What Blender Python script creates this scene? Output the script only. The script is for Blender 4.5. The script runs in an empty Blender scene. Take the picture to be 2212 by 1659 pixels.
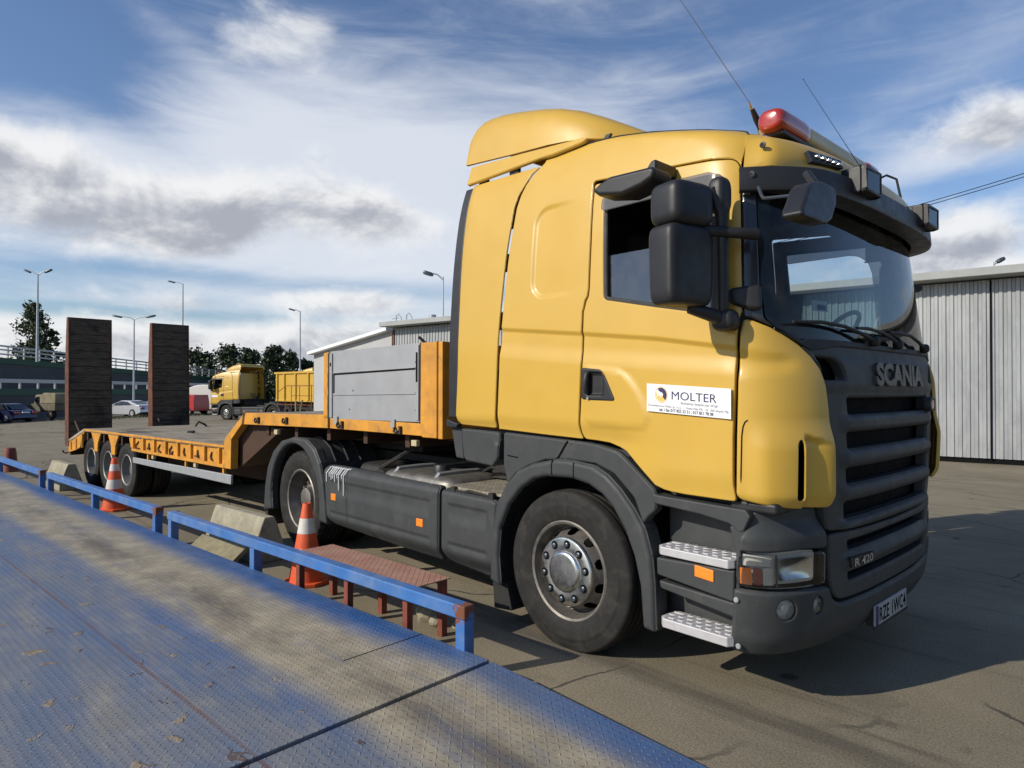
import bpy, bmesh, math, random
import numpy as np
from mathutils import Vector, Matrix
from mathutils.geometry import delaunay_2d_cdt
random.seed(7); rng = np.random.default_rng(7)
sc = bpy.context.scene
col = sc.collection
R = math.radians

# ------------------------------------------------------------------ camera
FWD = Vector((-0.7297, 0.6837, 0.0100)).normalized()
RGT = Vector((0.6837, 0.7297, 0.0011)).normalized()
UPV = RGT.cross(FWD).normalized(); RGT = FWD.cross(UPV).normalized()
CAM = Vector((2.8200, -3.0494, 1.6002))
cd = bpy.data.cameras.new('camera'); cam = bpy.data.objects.new('camera', cd); col.objects.link(cam)
cd.sensor_width = 36; cd.lens = 23.57; cd.clip_start = .05; cd.clip_end = 6000
cam.matrix_world = Matrix(((RGT.x, UPV.x, -FWD.x, CAM.x), (RGT.y, UPV.y, -FWD.y, CAM.y), (RGT.z, UPV.z, -FWD.z, CAM.z), (0, 0, 0, 1)))
sc.camera = cam
sc.view_settings.view_transform = 'Standard'; sc.view_settings.look = 'None'
sc.view_settings.exposure = 0.0; sc.view_settings.gamma = 1
sc.cycles.max_bounces = 8; sc.cycles.transparent_max_bounces = 12
sc.cycles.sample_clamp_indirect = 6

# ------------------------------------------------------------------ sun
SUN_EL = R(30); SAZ = (-.315, -.949)
sdir = Vector((SAZ[0]*math.cos(SUN_EL), SAZ[1]*math.cos(SUN_EL), math.sin(SUN_EL)))
sl = bpy.data.lights.new('sun', 'SUN'); sl.energy = 4.3; sl.angle = R(.53); sl.color = (1, .93, .80)
so = bpy.data.objects.new('sun', sl); col.objects.link(so)
so.rotation_euler = sdir.to_track_quat('Z', 'Y').to_euler(); so.location = (-5, -12, 10)

# ------------------------------------------------------------------ node helpers
class NT:
    def __init__(s, tree): s.t = tree; s.n = tree.nodes; s.l = tree.links
    def new(s, typ, **kw):
        n = s.n.new(typ)
        for k, v in kw.items(): setattr(n, k, v)
        return n
    def put(s, sock, v):
        if isinstance(v, bpy.types.NodeSocket): s.l.new(v, sock)
        elif v is not None:
            if sock.type == 'RGBA' and len(v) == 3: v = (*v, 1)
            sock.default_value = v
    def m(s, op, a, b=None, c=None):
        n = s.new('ShaderNodeMath', operation=op)
        s.put(n.inputs[0], a); s.put(n.inputs[1], b); s.put(n.inputs[2], c)
        return n.outputs[0]
    def mix(s, f, a, b, typ='MIX'):
        n = s.new('ShaderNodeMix', data_type='RGBA', blend_type=typ)
        s.put(n.inputs[0], f); s.put(n.inputs[6], a); s.put(n.inputs[7], b)
        return n.outputs[2]
    def ramp(s, f, lo, hi, a=0., b=1., smooth=True):
        n = s.new('ShaderNodeMapRange', interpolation_type='SMOOTHSTEP' if smooth else 'LINEAR')
        s.put(n.inputs[0], f); s.put(n.inputs[1], lo); s.put(n.inputs[2], hi); s.put(n.inputs[3], a); s.put(n.inputs[4], b)
        return n.outputs[0]
    def noise(s, vec, scale, detail=4, rough=.55, dist=0., off=None, sc3=None):
        if off or sc3:
            mp = s.new('ShaderNodeMapping'); s.put(mp.inputs[0], vec)
            if off: mp.inputs[1].default_value = off
            if sc3: mp.inputs[3].default_value = sc3
            vec = mp.outputs[0]
        n = s.new('ShaderNodeTexNoise'); s.put(n.inputs['Vector'], vec)
        n.inputs['Scale'].default_value = scale; n.inputs['Detail'].default_value = detail
        n.inputs['Roughness'].default_value = rough; n.inputs['Distortion'].default_value = dist
        return n.outputs[0]
    def sep(s, v):
        n = s.new('ShaderNodeSeparateXYZ'); s.put(n.inputs[0], v); return n.outputs
    def comb(s, x, y, z=0.):
        n = s.new('ShaderNodeCombineXYZ'); s.put(n.inputs[0], x); s.put(n.inputs[1], y); s.put(n.inputs[2], z); return n.outputs[0]

# ------------------------------------------------------------------ world: sky with clouds
w = bpy.data.worlds.new('World'); sc.world = w; w.use_nodes = True
T = NT(w.node_tree); T.n.clear()
sky = T.new('ShaderNodeTexSky', sky_type='NISHITA'); sky.sun_disc = False
sky.sun_elevation = SUN_EL; sky.sun_rotation = math.atan2(SAZ[0], SAZ[1]); sky.air_density = 1.1; sky.dust_density = .5; sky.ozone_density = 2.5
tc = T.new('ShaderNodeTexCoord'); dv = tc.outputs['Generated']
dx, dy, dz = T.sep(dv)
# compass angle measured from the heading (-.7297,.6837), to its right positive; elevation as tangent
fh = T.m('ADD', T.m('MULTIPLY', dx, -.7297), T.m('MULTIPLY', dy, .6837))
rh = T.m('ADD', T.m('MULTIPLY', dx, .6837), T.m('MULTIPLY', dy, .7297))
az = T.m('ARCTAN2', rh, fh)
el = T.m('ARCSINE', dz)
zc = T.m('ADD', T.m('MAXIMUM', dz, 0.), .10)
P = T.comb(T.m('DIVIDE', dx, zc), T.m('DIVIDE', dy, zc), 0.)
def blob(a, e, sa, se, wgt, tilt=0.):
    a0, e0 = math.atan((a-1106)/1448), math.atan((835-e)/1448*math.cos(math.atan((a-1106)/1448)))
    sa /= 1448; se /= 1448
    u = T.m('SUBTRACT', az, a0); v = T.m('SUBTRACT', el, e0)
    c, s_ = math.cos(tilt), math.sin(tilt)
    u2 = T.m('ADD', T.m('MULTIPLY', u, c/sa), T.m('MULTIPLY', v, s_/sa))
    v2 = T.m('ADD', T.m('MULTIPLY', u, -s_/se), T.m('MULTIPLY', v, c/se))
    q = T.m('ADD', T.m('MULTIPLY', u2, u2), T.m('MULTIPLY', v2, v2))
    return T.m('MULTIPLY', T.m('EXPONENT', T.m('MULTIPLY', q, -1.)), wgt)
def total(l):
    r = l[0]
    for x in l[1:]: r = T.m('ADD', r, x)
    return r
AE = T.comb(az, T.m('MULTIPLY', el, 1.0), 0.)
AEw = T.comb(az, T.m('MULTIPLY', el, 2.6), 0.)
# thin high veil: drawn-out streaks
vn = T.noise(P, .55, 8, .62, .8, (3.1, 1.7, 0), (1., .42, 1))
vn2 = T.noise(AEw, 5.5, 7, .62, .6, (1.3, .2, 0), (.55, 1.1, 1))
veil = T.m('ADD', T.m('MULTIPLY', vn, .75), T.m('MULTIPLY', vn2, .70))
vb = total([blob(700, 330, 430, 170, .34), blob(420, 300, 300, 120, .16), blob(1000, 540, 700, 150, .20), blob(60, 60, 330, 170, -.34), blob(250, 200, 170, 60, -.22, -.5), blob(800, -30, 260, 70, -.12),
            blob(1800, 60, 420, 150, -.16), blob(400, 100, 330, 34, .12, -.5), blob(60, 290, 200, 50, .25), blob(2010, 330, 160, 45, .20, .25), blob(1300, 230, 420, 70, .14, .2), blob(1900, 220, 330, 40, .10, .3), blob(1000, 790, 1800, 50, .2), blob(500, 560, 600, 60, .14), blob(900, 420, 300, 160, .12),
            blob(900, 615, 600, 22, -.16), blob(350, 668, 300, 10, -.22), blob(300, 575, 260, 18, -.18), blob(2050, 390, 200, 30, -.2)])
away = T.m('MAXIMUM', T.ramp(T.m('ABSOLUTE', az), .85, 1.3), T.ramp(el, .62, .9))     # clouds cut away out of view, behind and overhead, to weaken the fill light
veil = T.ramp(T.m('SUBTRACT', T.m('ADD', veil, vb), T.m('MULTIPLY', away, .40)), .50, 1.12)
# cumulus
AEc = T.comb(az, T.m('MULTIPLY', el, 1.55), 0.)
AEs = T.comb(T.m('SUBTRACT', az, .012), T.m('MULTIPLY', T.m('ADD', el, .020), 1.55), 0.)
cn = T.noise(P, .9, 9, .58, .25, (7.3, 2.2, 0))
cn2 = T.noise(AEc, 6.2, 11, .60, .35, (.7, 4.2, 0))
cn3 = T.noise(AEs, 6.2, 11, .60, .35, (.7, 4.2, 0))
cbl = total([blob(150, 400, 260, 95, .34, -.2), blob(430, 430, 150, 75, .32, .1), blob(20, 310, 130, 80, .26), blob(595, 90, 175, 66, .33), blob(790, 460, 210, 80, .42), blob(690, 640, 240, 26, .28), blob(400, 650, 90, 16, .16), blob(350, 735, 420, 42, .30), blob(800, 735, 320, 50, .28), blob(70, 620, 110, 22, .16), blob(60, 700, 180, 40, .22), blob(720, 310, 90, 30, .12),
             blob(2150, 270, 140, 60, .33), blob(2080, 490, 150, 62, .36), blob(2100, 590, 300, 40, .24), blob(1000, 780, 1800, 45, .16),
             blob(180, 110, 330, 130, -.25), blob(1300, 150, 600, 260, -.24), blob(300, 600, 500, 30, -.08), blob(1000, 600, 500, 25, -.1)])
cden0 = T.m('ADD', T.m('MULTIPLY', cn, .25), T.m('MULTIPLY', cn2, 1.0)); cden0 = T.m('SUBTRACT', cden0, .05)
cden = T.m('ADD', cden0, cbl)
cum = T.ramp(T.m('SUBTRACT', cden, T.m('MULTIPLY', away, .2)), .62, .92)
# shaded parts: where the cloud is thicker towards the sun (up and to the left) than here, and in the bases
cn4 = T.noise(AEc, 17., 7, .62, .4, (2.7, 1.2, 0))
und = T.m('ADD', T.m('MULTIPLY', T.m('SUBTRACT', cn3, cn2), 2.8), T.m('MULTIPLY', T.m('SUBTRACT', cn4, .5), .9))
und = T.m('ADD', und, T.m('MULTIPLY', T.m('SUBTRACT', cden, .86), 1.1))
und = T.m('ADD', und, total([blob(190, 395, 260, 40, .36, -.18), blob(510, 460, 70, 34, .46), blob(330, 510, 280, 28, .34), blob(60, 460, 150, 24, .3), blob(790, 480, 230, 44, .38), blob(250, 430, 330, 90, .12), blob(700, 330, 70, 20, .3), blob(2150, 310, 150, 40, .46), blob(2070, 520, 150, 30, .40), blob(640, 665, 330, 14, .26), blob(550, 765, 600, 16, .22), blob(590, 125, 160, 26, .16), blob(580, 60, 160, 40, -.25), blob(110, 295, 160, 40, -.35, -.4), blob(430, 385, 110, 26, -.25)]))
shade = T.ramp(und, -.16, .80)
ccol = T.mix(shade, (11.0, 11.05, 11.1), (4.7, 4.95, 5.7))
skyc = T.mix(1., sky.outputs[0], (1.22, 1.30, 1.50), 'MULTIPLY')
c1 = T.mix(T.m('MULTIPLY', veil, .86), skyc, (9.5, 10.0, 10.9))
c2 = T.mix(T.m('MULTIPLY', cum, .92), c1, ccol)
# below the horizon: plain ground tone
c3 = T.mix(T.ramp(dz, -.02, .0), (1.2, 1.15, 1.0), c2)
bg = T.new('ShaderNodeBackground'); T.put(bg.inputs[0], c3); bg.inputs[1].default_value = .082
ow = T.new('ShaderNodeOutputWorld'); T.l.new(bg.outputs[0], ow.inputs[0])
w.cycles.sampling_method = 'MANUAL'; w.cycles.sample_map_resolution = 512

# ------------------------------------------------------------------ materials
def material(name):
    m = bpy.data.materials.new(name); m.use_nodes = True
    t = NT(m.node_tree); t.n.clear()
    b = t.new('ShaderNodeBsdfPrincipled'); o = t.new('ShaderNodeOutputMaterial'); t.l.new(b.outputs[0], o.inputs[0])
    return m, t, b, o
def plain(name, c, rough=.5, metal=0., coat=0., var=.12, vs=6., bump=0., bs=60., spec=.5, dust=0., dustc=(.32, .28, .21), trans=0.):
    m, t, b, o = material(name)
    g = t.new('ShaderNodeTexCoord').outputs['Object']
    n = t.noise(g, vs, 5, .6)
    k = t.ramp(n, .25, .75, 1-var, 1+var, False)
    cc = t.mix(1., (*c, 1), t.comb(k, k, k), 'MULTIPLY')
    if dust:
        d = t.ramp(t.noise(g, vs*1.7, 8, .7, .4), .45, .8, 0., dust)
        cc = t.mix(d, cc, dustc)
    t.put(b.inputs['Base Color'], cc)
    t.put(b.inputs['Roughness'], t.ramp(t.noise(g, vs*2.3, 5), .2, .8, max(.02, rough-.1*min(1, rough*2)), min(1, rough+.12), False))
    b.inputs['Metallic'].default_value = metal; b.inputs['Coat Weight'].default_value = coat; b.inputs['Coat Roughness'].default_value = .06
    b.inputs['Specular IOR Level'].default_value = spec
    if trans: b.inputs['Transmission Weight'].default_value = trans
    if bump:
        bn = t.new('ShaderNodeBump'); bn.inputs['Strength'].default_value = bump; bn.inputs['Distance'].default_value = .004
        t.put(bn.inputs['Height'], t.noise(g, bs, 5, .6)); t.l.new(bn.outputs[0], b.inputs['Normal'])
    return m
YEL = (.575, .352, .050)
def car_paint(name, c):
    m, t, b, o = material(name)
    g = t.new('ShaderNodeTexCoord').outputs['Object']
    n = t.ramp(t.noise(g, 2.2, 5, .6), .3, .7, .96, 1.03, False)
    cc = t.mix(1., (*c, 1), t.comb(n, n, n), 'MULTIPLY')
    ox, oy, oz = t.sep(g)
    d = t.m('MULTIPLY', t.ramp(t.noise(g, 9., 8, .75, .5, None, (1., 1., .5)), .5, .85, 0., .28), t.ramp(oz, 2.4, 1.0, .25, 1.))
    cc = t.mix(d, cc, (.50, .36, .15))
    t.put(b.inputs['Base Color'], cc)
    t.put(b.inputs['Roughness'], t.ramp(t.noise(g, 7, 5), .3, .7, .36, .48, False))
    b.inputs['Coat Weight'].default_value = .25; b.inputs['Coat Roughness'].default_value = .10
    bn = t.new('ShaderNodeBump'); bn.inputs['Strength'].default_value = .05; bn.inputs['Distance'].default_value = .003
    t.put(bn.inputs['Height'], t.noise(g, 14, 3, .5)); t.l.new(bn.outputs[0], b.inputs['Normal'])
    return m
def glass(name, tint, rough=.01, refl=1.5, haze=.0):
    m, t, b, o = material(name)
    t.n.remove(b)
    tr = t.new('ShaderNodeBsdfTransparent'); t.put(tr.inputs[0], (*tint, 1))
    gl = t.new('ShaderNodeBsdfGlossy'); gl.inputs[1].default_value = rough
    fr = t.new('ShaderNodeFresnel'); fr.inputs[0].default_value = refl
    g = t.new('ShaderNodeTexCoord').outputs['Object']
    dm = t.ramp(t.noise(g, 5, 6, .65), .4, .8, haze, .10+haze)
    mx = t.new('ShaderNodeMixShader'); t.put(mx.inputs[0], fr.outputs[0]); t.l.new(tr.outputs[0], mx.inputs[1]); t.l.new(gl.outputs[0], mx.inputs[2])
    df = t.new('ShaderNodeBsdfDiffuse'); t.put(df.inputs[0], (.35, .34, .31, 1))
    m2 = t.new('ShaderNodeMixShader'); t.put(m2.inputs[0], dm); t.l.new(mx.outputs[0], m2.inputs[1]); t.l.new(df.outputs[0], m2.inputs[2])
    t.l.new(m2.outputs[0], o.inputs[0])
    return m
M = {}
M['yellow'] = car_paint('yellow_paint', YEL)
M['grey'] = plain('grey_plastic', (.043, .046, .047), .55, var=.1, vs=4, bump=.12, bs=500, dust=.22, dustc=(.15, .14, .12), spec=.35)
M['black'] = plain('black_plastic', (.018, .018, .02), .45, var=.2, bump=.15, bs=500, spec=.45)
M['gloss'] = plain('gloss_black_trim', (.022, .022, .024), .28, var=.2, coat=.6)
M['darkin'] = plain('dark_interior', (.03, .031, .034), .8, var=.2)
M['void'] = plain('void_black', (.006, .006, .007), .8, spec=.1)  # near-black painting the dark inside openings; also joints and plate print
M['rubber'] = plain('tyre_rubber', (.021, .020, .019), .75, var=.3, vs=7, bump=.3, bs=90, dust=.55, dustc=(.075, .066, .052), spec=.25)
M['seal'] = plain('rubber_seal', (.012, .012, .013), .6)
M['chrome'] = plain('hub_metal', (.66, .66, .62), .24, 1., vs=9, var=.06)
M['rimsteel'] = plain('dirty_wheel_steel', (.20, .185, .165), .5, .6, vs=14, var=.35, dust=.6, dustc=(.10, .085, .07))
M['rimlight'] = plain('grey_rim_paint', (.20, .20, .195), .45, .3, vs=14, var=.3, dust=.6, dustc=(.14, .125, .11))
M['nut'] = plain('nut_steel', (.10, .12, .14), .4, .7)
M['chassis'] = plain('chassis_black', (.016, .015, .014), .7, var=.4, dust=.4, dustc=(.06, .05, .04))
M['alu'] = plain('aluminium_panel', (.35, .355, .365), .5, .35, vs=3, var=.08, dust=.35, dustc=(.38, .36, .33))
M['tread'] = plain('step_tread', (.52, .51, .52), .5, .3, vs=9, dust=.4, dustc=(.3, .28, .26))
M['white'] = plain('white_sign', (.80, .80, .80), .4, var=.02)
M['platew'] = plain('shaded_plate_white', (.36, .36, .35), .5, var=.15, vs=30)  # worn white plate, greyed in its colour to imitate the shade on it
M['navy'] = plain('navy_print', (.028, .026, .10), .5, var=.02)
M['greyprint'] = plain('grey_print', (.22, .22, .27), .5, var=.02)
M['logoy'] = plain('logo_yellow', (.75, .5, .12), .5, var=.02)
M['orange'] = plain('orange_lens', (.95, .25, .015), .2, coat=.6, var=.06, vs=50)
M['redlens'] = plain('red_lens', (.36, .025, .012), .15, coat=1., var=.1)
M['cream'] = plain('cream_plastic', (.52, .44, .25), .4, coat=.2, vs=5, dust=.2)
M['badge'] = plain('badge_grey', (.085, .085, .083), .4, .5)
M['silver'] = plain('silver_letters', (.55, .55, .54), .3, .8)
M['glass'] = glass('windscreen_glass', (.62, .70, .72), .012, 1.5)
M['sideglass'] = glass('side_glass', (.40, .55, .56), .012, 2.5)
M['smoke'] = glass('smoked_deflector', (.30, .30, .32), .05, 1.9, .30)
M['lampface'] = plain('lamp_face', (.80, .81, .82), .22, 1., var=.05)
M['lens'] = glass('clear_lens', (.92, .92, .90), .03, 1.5)
M['reflector'] = plain('lamp_reflector', (.75, .76, .78), .15, 1., var=.05)
M['lamphouse'] = plain('lamp_housing', (.72, .70, .65), .3, .2, var=.1, vs=20)
M['tyellow'] = plain('trailer_yellow', (.60, .265, .025), .55, var=.25, vs=4, dust=.8, dustc=(.20, .115, .05), bump=.1, bs=40)
M['tdark'] = plain('dark_trailer_steel', (.050, .021, .008), .7, var=.4, vs=3, dust=.6, dustc=(.03, .022, .016))
M['galv'] = plain('galvanised_steel', (.40, .41, .42), .5, .5, vs=12, var=.1)
M['pole'] = plain('lamp_pole_steel', (.42, .45, .47), .5, .3)
M['conc'] = plain('block_concrete', (.31, .28, .20), .9, var=.3, vs=9, bump=.6, bs=35, dust=.6, dustc=(.16, .14, .11))
M['coneo'] = plain('cone_orange', (.72, .10, .025), .5, var=.12, vs=20, dust=.3, dustc=(.3, .15, .1))
M['conew'] = plain('cone_white', (.62, .58, .52), .5, var=.12, vs=20, dust=.4, dustc=(.4, .33, .25))
M['redsteel'] = plain('rusty_red_steel', (.20, .048, .028), .65, var=.3, vs=14, dust=.4, dustc=(.16, .09, .06))
M['wood'] = plain('plank', (.22, .19, .115), .85, var=.3, vs=15, bump=.4, bs=40)
M['tarp'] = plain('white_tarpaulin', (.62, .60, .55), .7, var=.06, vs=2)
M['carblue'] = plain('dark_blue_paint', (.008, .012, .05), .25, coat=1.)
M['carsilver'] = plain('silver_paint', (.55, .57, .60), .3, .5, coat=1.)
M['carred'] = plain('red_paint', (.42, .03, .03), .35, coat=.6)
M['carwhite'] = plain('van_white', (.60, .58, .52), .4, coat=.5)
M['carglass'] = plain('dark_car_glass', (.012, .015, .02), .08, spec=.8)
M['olive'] = plain('faded_camouflage', (.11, .095, .06), .8, var=.6, vs=2.2)
M['canvas'] = plain('khaki_canvas', (.20, .17, .11), .9, var=.3, vs=2)
M['green'] = plain('green_coping', (.018, .075, .04), .6, var=.12)
M['viaduct'] = plain('grey_panel_wall', (.085, .08, .085), .85, var=.2, vs=.4)
M['roofgrey'] = plain('roof_edge', (.33, .34, .33), .7, var=.2, vs=1.5, bump=.3, bs=9)
M['render'] = plain('pale_render', (.42, .42, .425), .85, var=.1, vs=.8)
M['whiteroof'] = plain('white_roof_sheet', (.78, .79, .80), .5, var=.05)
M['bark'] = plain('bark', (.08, .06, .045), .9, var=.3)
M['bluepaint'] = None

def grained(name, c1, c2, scale, sc3, rough=.8, bump=.4, extra=None):
    m, t, b, o = material(name)
    g = t.new('ShaderNodeTexCoord').outputs['Object']
    n = t.noise(g, scale, 8, .65, .3, None, sc3)
    cc = t.mix(t.ramp(n, .3, .7), c1, c2)
    if extra:
        cc = t.mix(t.ramp(t.noise(g, extra[1], 6, .7, .5), extra[2], extra[3]), cc, extra[0])
    t.put(b.inputs['Base Color'], cc); b.inputs['Roughness'].default_value = rough
    bn = t.new('ShaderNodeBump'); bn.inputs['Strength'].default_value = bump; bn.inputs['Distance'].default_value = .01
    t.put(bn.inputs['Height'], n); t.l.new(bn.outputs[0], b.inputs['Normal'])
    return m
M['planks'] = grained('worn_deck_planks', (.12, .095, .065), (.40, .34, .25), 2.2, (.5, 13., 1.), .9, .5, ((.06, .048, .036), 1.3, .52, .68))
M['rampwood'] = grained('weathered_ramp_timber', (.034, .025, .018), (.125, .092, .064), 4., (1., 1.5, 16.), .9, .8, ((.018, .012, .01), 1.3, .5, .7))
M['rust'] = grained('rust', (.14, .04, .015), (.32, .10, .03), 9., (1, 1, 1), .85, .4)

M['rustdark'] = grained('rusty_ramp_frame', (.06, .022, .012), (.15, .05, .02), 7., (1, 1, 1), .85, .4)
# blue steel with rust where it is chipped
def blue_steel():
    m, t, b, o = material('blue_rail_paint')
    g = t.new('ShaderNodeTexCoord').outputs['Object']
    n = t.ramp(t.noise(g, 5, 6, .6), .3, .7, .85, 1.15, False)
    cc = t.mix(1., (.040, .145, .40, 1), t.comb(n, n, n), 'MULTIPLY')
    cc = t.mix(t.ramp(t.noise(g, 3.5, 8, .7, .3, (3, 1, 2)), .40, .72, 0., .6), cc, (.19, .25, .36))
    gx, gy, gz_ = t.sep(g)
    endm = t.m('ADD', t.ramp(gx, -.40, .02, 0., .16), t.m('MULTIPLY', t.ramp(gx, -.14, -.02), t.ramp(gz_, .12, .24, 0., .20)))
    rs = t.ramp(t.m('ADD', t.noise(g, 11, 8, .7), endm), .70, .76)
    cc = t.mix(rs, cc, (.16, .055, .025))
    t.put(b.inputs['Base Color'], cc); t.put(b.inputs['Roughness'], t.ramp(rs, 0., 1., .42, .85, False))
    return m
M['blue'] = blue_steel()

def coords(t, ang, org=(0, 0)):
    """in-plane metric coordinates of the weighbridge (its long axis turned by ang)"""
    g = t.new('ShaderNodeNewGeometry').outputs['Position']
    px, py, pz = t.sep(g)
    px = t.m('SUBTRACT', px, org[0]); py = t.m('SUBTRACT', py, org[1])
    c, s = math.cos(ang), math.sin(ang)
    u = t.m('ADD', t.m('MULTIPLY', px, c), t.m('MULTIPLY', py, s))
    v = t.m('ADD', t.m('MULTIPLY', px, -s), t.m('MULTIPLY', py, c))
    return g, u, v
def studs(t, u, v, s, la=.36, lb=.13):
    """raised almond studs of checker plate, alternately turned"""
    us, vs = t.m('DIVIDE', u, s), t.m('DIVIDE', v, s)
    iu, iv = t.m('FLOOR', us), t.m('FLOOR', vs)
    fu, fv = t.m('SUBTRACT', t.m('SUBTRACT', us, iu), .5), t.m('SUBTRACT', t.m('SUBTRACT', vs, iv), .5)
    par = t.m('ABSOLUTE', t.m('SUBTRACT', t.m('MODULO', t.m('ADD', iu, iv), 2.), 0.))
    sg = t.m('SUBTRACT', t.m('MULTIPLY', par, 2.), 1.)
    a = t.m('MULTIPLY', t.m('ADD', fu, t.m('MULTIPLY', fv, sg)), .7071)
    b = t.m('MULTIPLY', t.m('SUBTRACT', fv, t.m('MULTIPLY', fu, sg)), .7071)
    q = t.m('ADD', t.m('POWER', t.m('DIVIDE', a, la), 2.), t.m('POWER', t.m('DIVIDE', b, lb), 2.))
    return t.ramp(q, 1.15, .25)
DA = R(4.0)
def deck_mat():
    m, t, b, o = material('blue_checker_plate')
    g, u, v = coords(t, DA, (.12, -.67))
    st = studs(t, u, v, .036)
    blue = t.mix(t.ramp(t.noise(g, 6, 6, .6), .3, .7), (.020, .082, .240), (.032, .112, .305))
    # paler worn paint in the lane between the wheel tracks
    wn = t.ramp(t.noise(g, 1.3, 7, .65, .4, None, (.3, 1, 1)), .35, .7)
    blue = t.mix(t.m('ADD', t.m('MULTIPLY', wn, .42), t.m('MULTIPLY', t.ramp(v, -.75, -1.1), .50)), blue, (.140, .162, .198))
    wig = t.m('MULTIPLY', t.m('SUBTRACT', t.noise(g, 1.4, 6, .65, .0, (5, 2, 0), (.35, 1, 1)), .5), .22)
    vv = t.m('ADD', v, wig)
    def band(c, hw, soft): return t.ramp(t.m('ABSOLUTE', t.m('SUBTRACT', vv, c)), hw+soft, max(0, hw-soft))
    d = t.m('MAXIMUM', band(-.56, .33, .13), t.m('MULTIPLY', band(-2.55, .35, .16), .8))
    spk = t.noise(g, 4.2, 9, .70, .2, (1, 8, 0), (.22, 1.2, 1))
    d = t.m('MULTIPLY', d, t.ramp(spk, .25, .50, .62, 1.))
    # thinner dust everywhere, more in the hollows, and dried clods
    d2 = t.m('MULTIPLY', t.m('MULTIPLY', t.ramp(spk, .36, .72), .58), t.ramp(v, -.10, -.34, .25, 1.))
    d = t.m('MAXIMUM', d, d2)
    dc = t.mix(t.ramp(t.noise(g, 4, 7, .7), .35, .7), (.25, .22, .165), (.38, .335, .245))
    dk = t.m('MULTIPLY', band(-.60, .10, .10), t.ramp(t.noise(g, 2.2, 6, .7, .0, (9, 1, 0), (.3, 1, 1)), .42, .62))
    dc = t.mix(t.m('MULTIPLY', dk, .75), dc, (.09, .078, .068))
    cc = t.mix(d, blue, dc)
    cl = t.ramp(t.noise(g, 7.5, 5, .55, .4, (4, 4, 1)), .635, .68)
    cl = t.m('MULTIPLY', cl, t.ramp(vv, -.72, -.95))
    cc = t.mix(t.m('MULTIPLY', cl, .8), cc, t.mix(t.ramp(t.noise(g, 5, 3), .45, .55), (.30, .225, .13), (.10, .065, .05)))
    # rusty weld line down the middle
    ln = t.m('ADD', t.m('ABSOLUTE', t.m('ADD', v, 1.30)), t.m('MULTIPLY', t.noise(g, 9, 4), .03))
    cc = t.mix(t.m('MULTIPLY', t.ramp(ln, .032, .014), t.ramp(t.noise(g, 3, 4), .35, .6, .2, .8)), cc, (.15, .075, .055))
    rs = t.ramp(t.noise(g, 9, 9, .72, .1, (2, 5, 3)), .69, .72)
    cc = t.mix(rs, cc, (.20, .085, .05))
    # bare metal on the stud tops
    cc = t.mix(t.m('MULTIPLY', st, t.ramp(t.noise(g, 5, 5), .45, .65, .0, .35)), cc, (.33, .33, .34))
    t.put(b.inputs['Base Color'], cc)
    t.put(b.inputs['Roughness'], t.m('ADD', t.m('MULTIPLY', d, .3), .5)); b.inputs['Specular IOR Level'].default_value = .35
    bn = t.new('ShaderNodeBump'); bn.inputs['Strength'].default_value = .9; bn.inputs['Distance'].default_value = .0035
    hh = t.m('ADD', st, t.m('MULTIPLY', t.noise(g, 60, 4), .25)); hh = t.m('ADD', hh, t.m('MULTIPLY', cl, 1.2))
    t.put(bn.inputs['Height'], hh); t.l.new(bn.outputs[0], b.inputs['Normal'])
    return m
M['deck'] = deck_mat()
def step_mat():
    m, t, b, o = material('rusty_step_plate')
    g, u, v = coords(t, R(4.0))
    w1 = t.m('ABSOLUTE', t.m('SUBTRACT', t.m('FRACT', t.m('DIVIDE', t.m('ADD', u, t.m('MULTIPLY', v, 1.0)), .052)), .5))
    w2 = t.m('ABSOLUTE', t.m('SUBTRACT', t.m('FRACT', t.m('DIVIDE', t.m('SUBTRACT', u, t.m('MULTIPLY', v, 1.6)), .052)), .5))
    ln = t.ramp(t.m('MINIMUM', w1, w2), .10, .03)
    cc = t.mix(t.ramp(t.noise(g, 5, 7, .65), .3, .7), (.34, .16, .12), (.42, .25, .18))
    cc = t.mix(t.ramp(t.noise(g, 8, 7, .7, 0, (3, 3, 3)), .55, .75, 0, .7), cc, (.36, .17, .045))
    cc = t.mix(t.m('MULTIPLY', ln, .6), cc, (.13, .075, .06))
    t.put(b.inputs['Base Color'], cc); b.inputs['Roughness'].default_value = .6
    bn = t.new('ShaderNodeBump'); bn.inputs['Strength'].default_value = .6; bn.inputs['Distance'].default_value = .003
    t.put(bn.inputs['Height'], ln); t.l.new(bn.outputs[0], b.inputs['Normal'])
    return m
M['stepplate'] = step_mat()
def tank_mat():
    m, t, b, o = material('aluminium_checker_plate')
    g, u, v = coords(t, 0.)
    st = studs(t, u, v, .045)
    n = t.ramp(t.noise(g, 9, 6), .3, .7)
    t.put(b.inputs['Base Color'], t.mix(n, (.30, .26, .19), (.45, .41, .33))); b.inputs['Metallic'].default_value = .4; b.inputs['Roughness'].default_value = .5
    bn = t.new('ShaderNodeBump'); bn.inputs['Strength'].default_value = 1.; bn.inputs['Distance'].default_value = .006
    t.put(bn.inputs['Height'], st); t.l.new(bn.outputs[0], b.inputs['Normal'])
    return m
M['tankplate'] = tank_mat()
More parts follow.
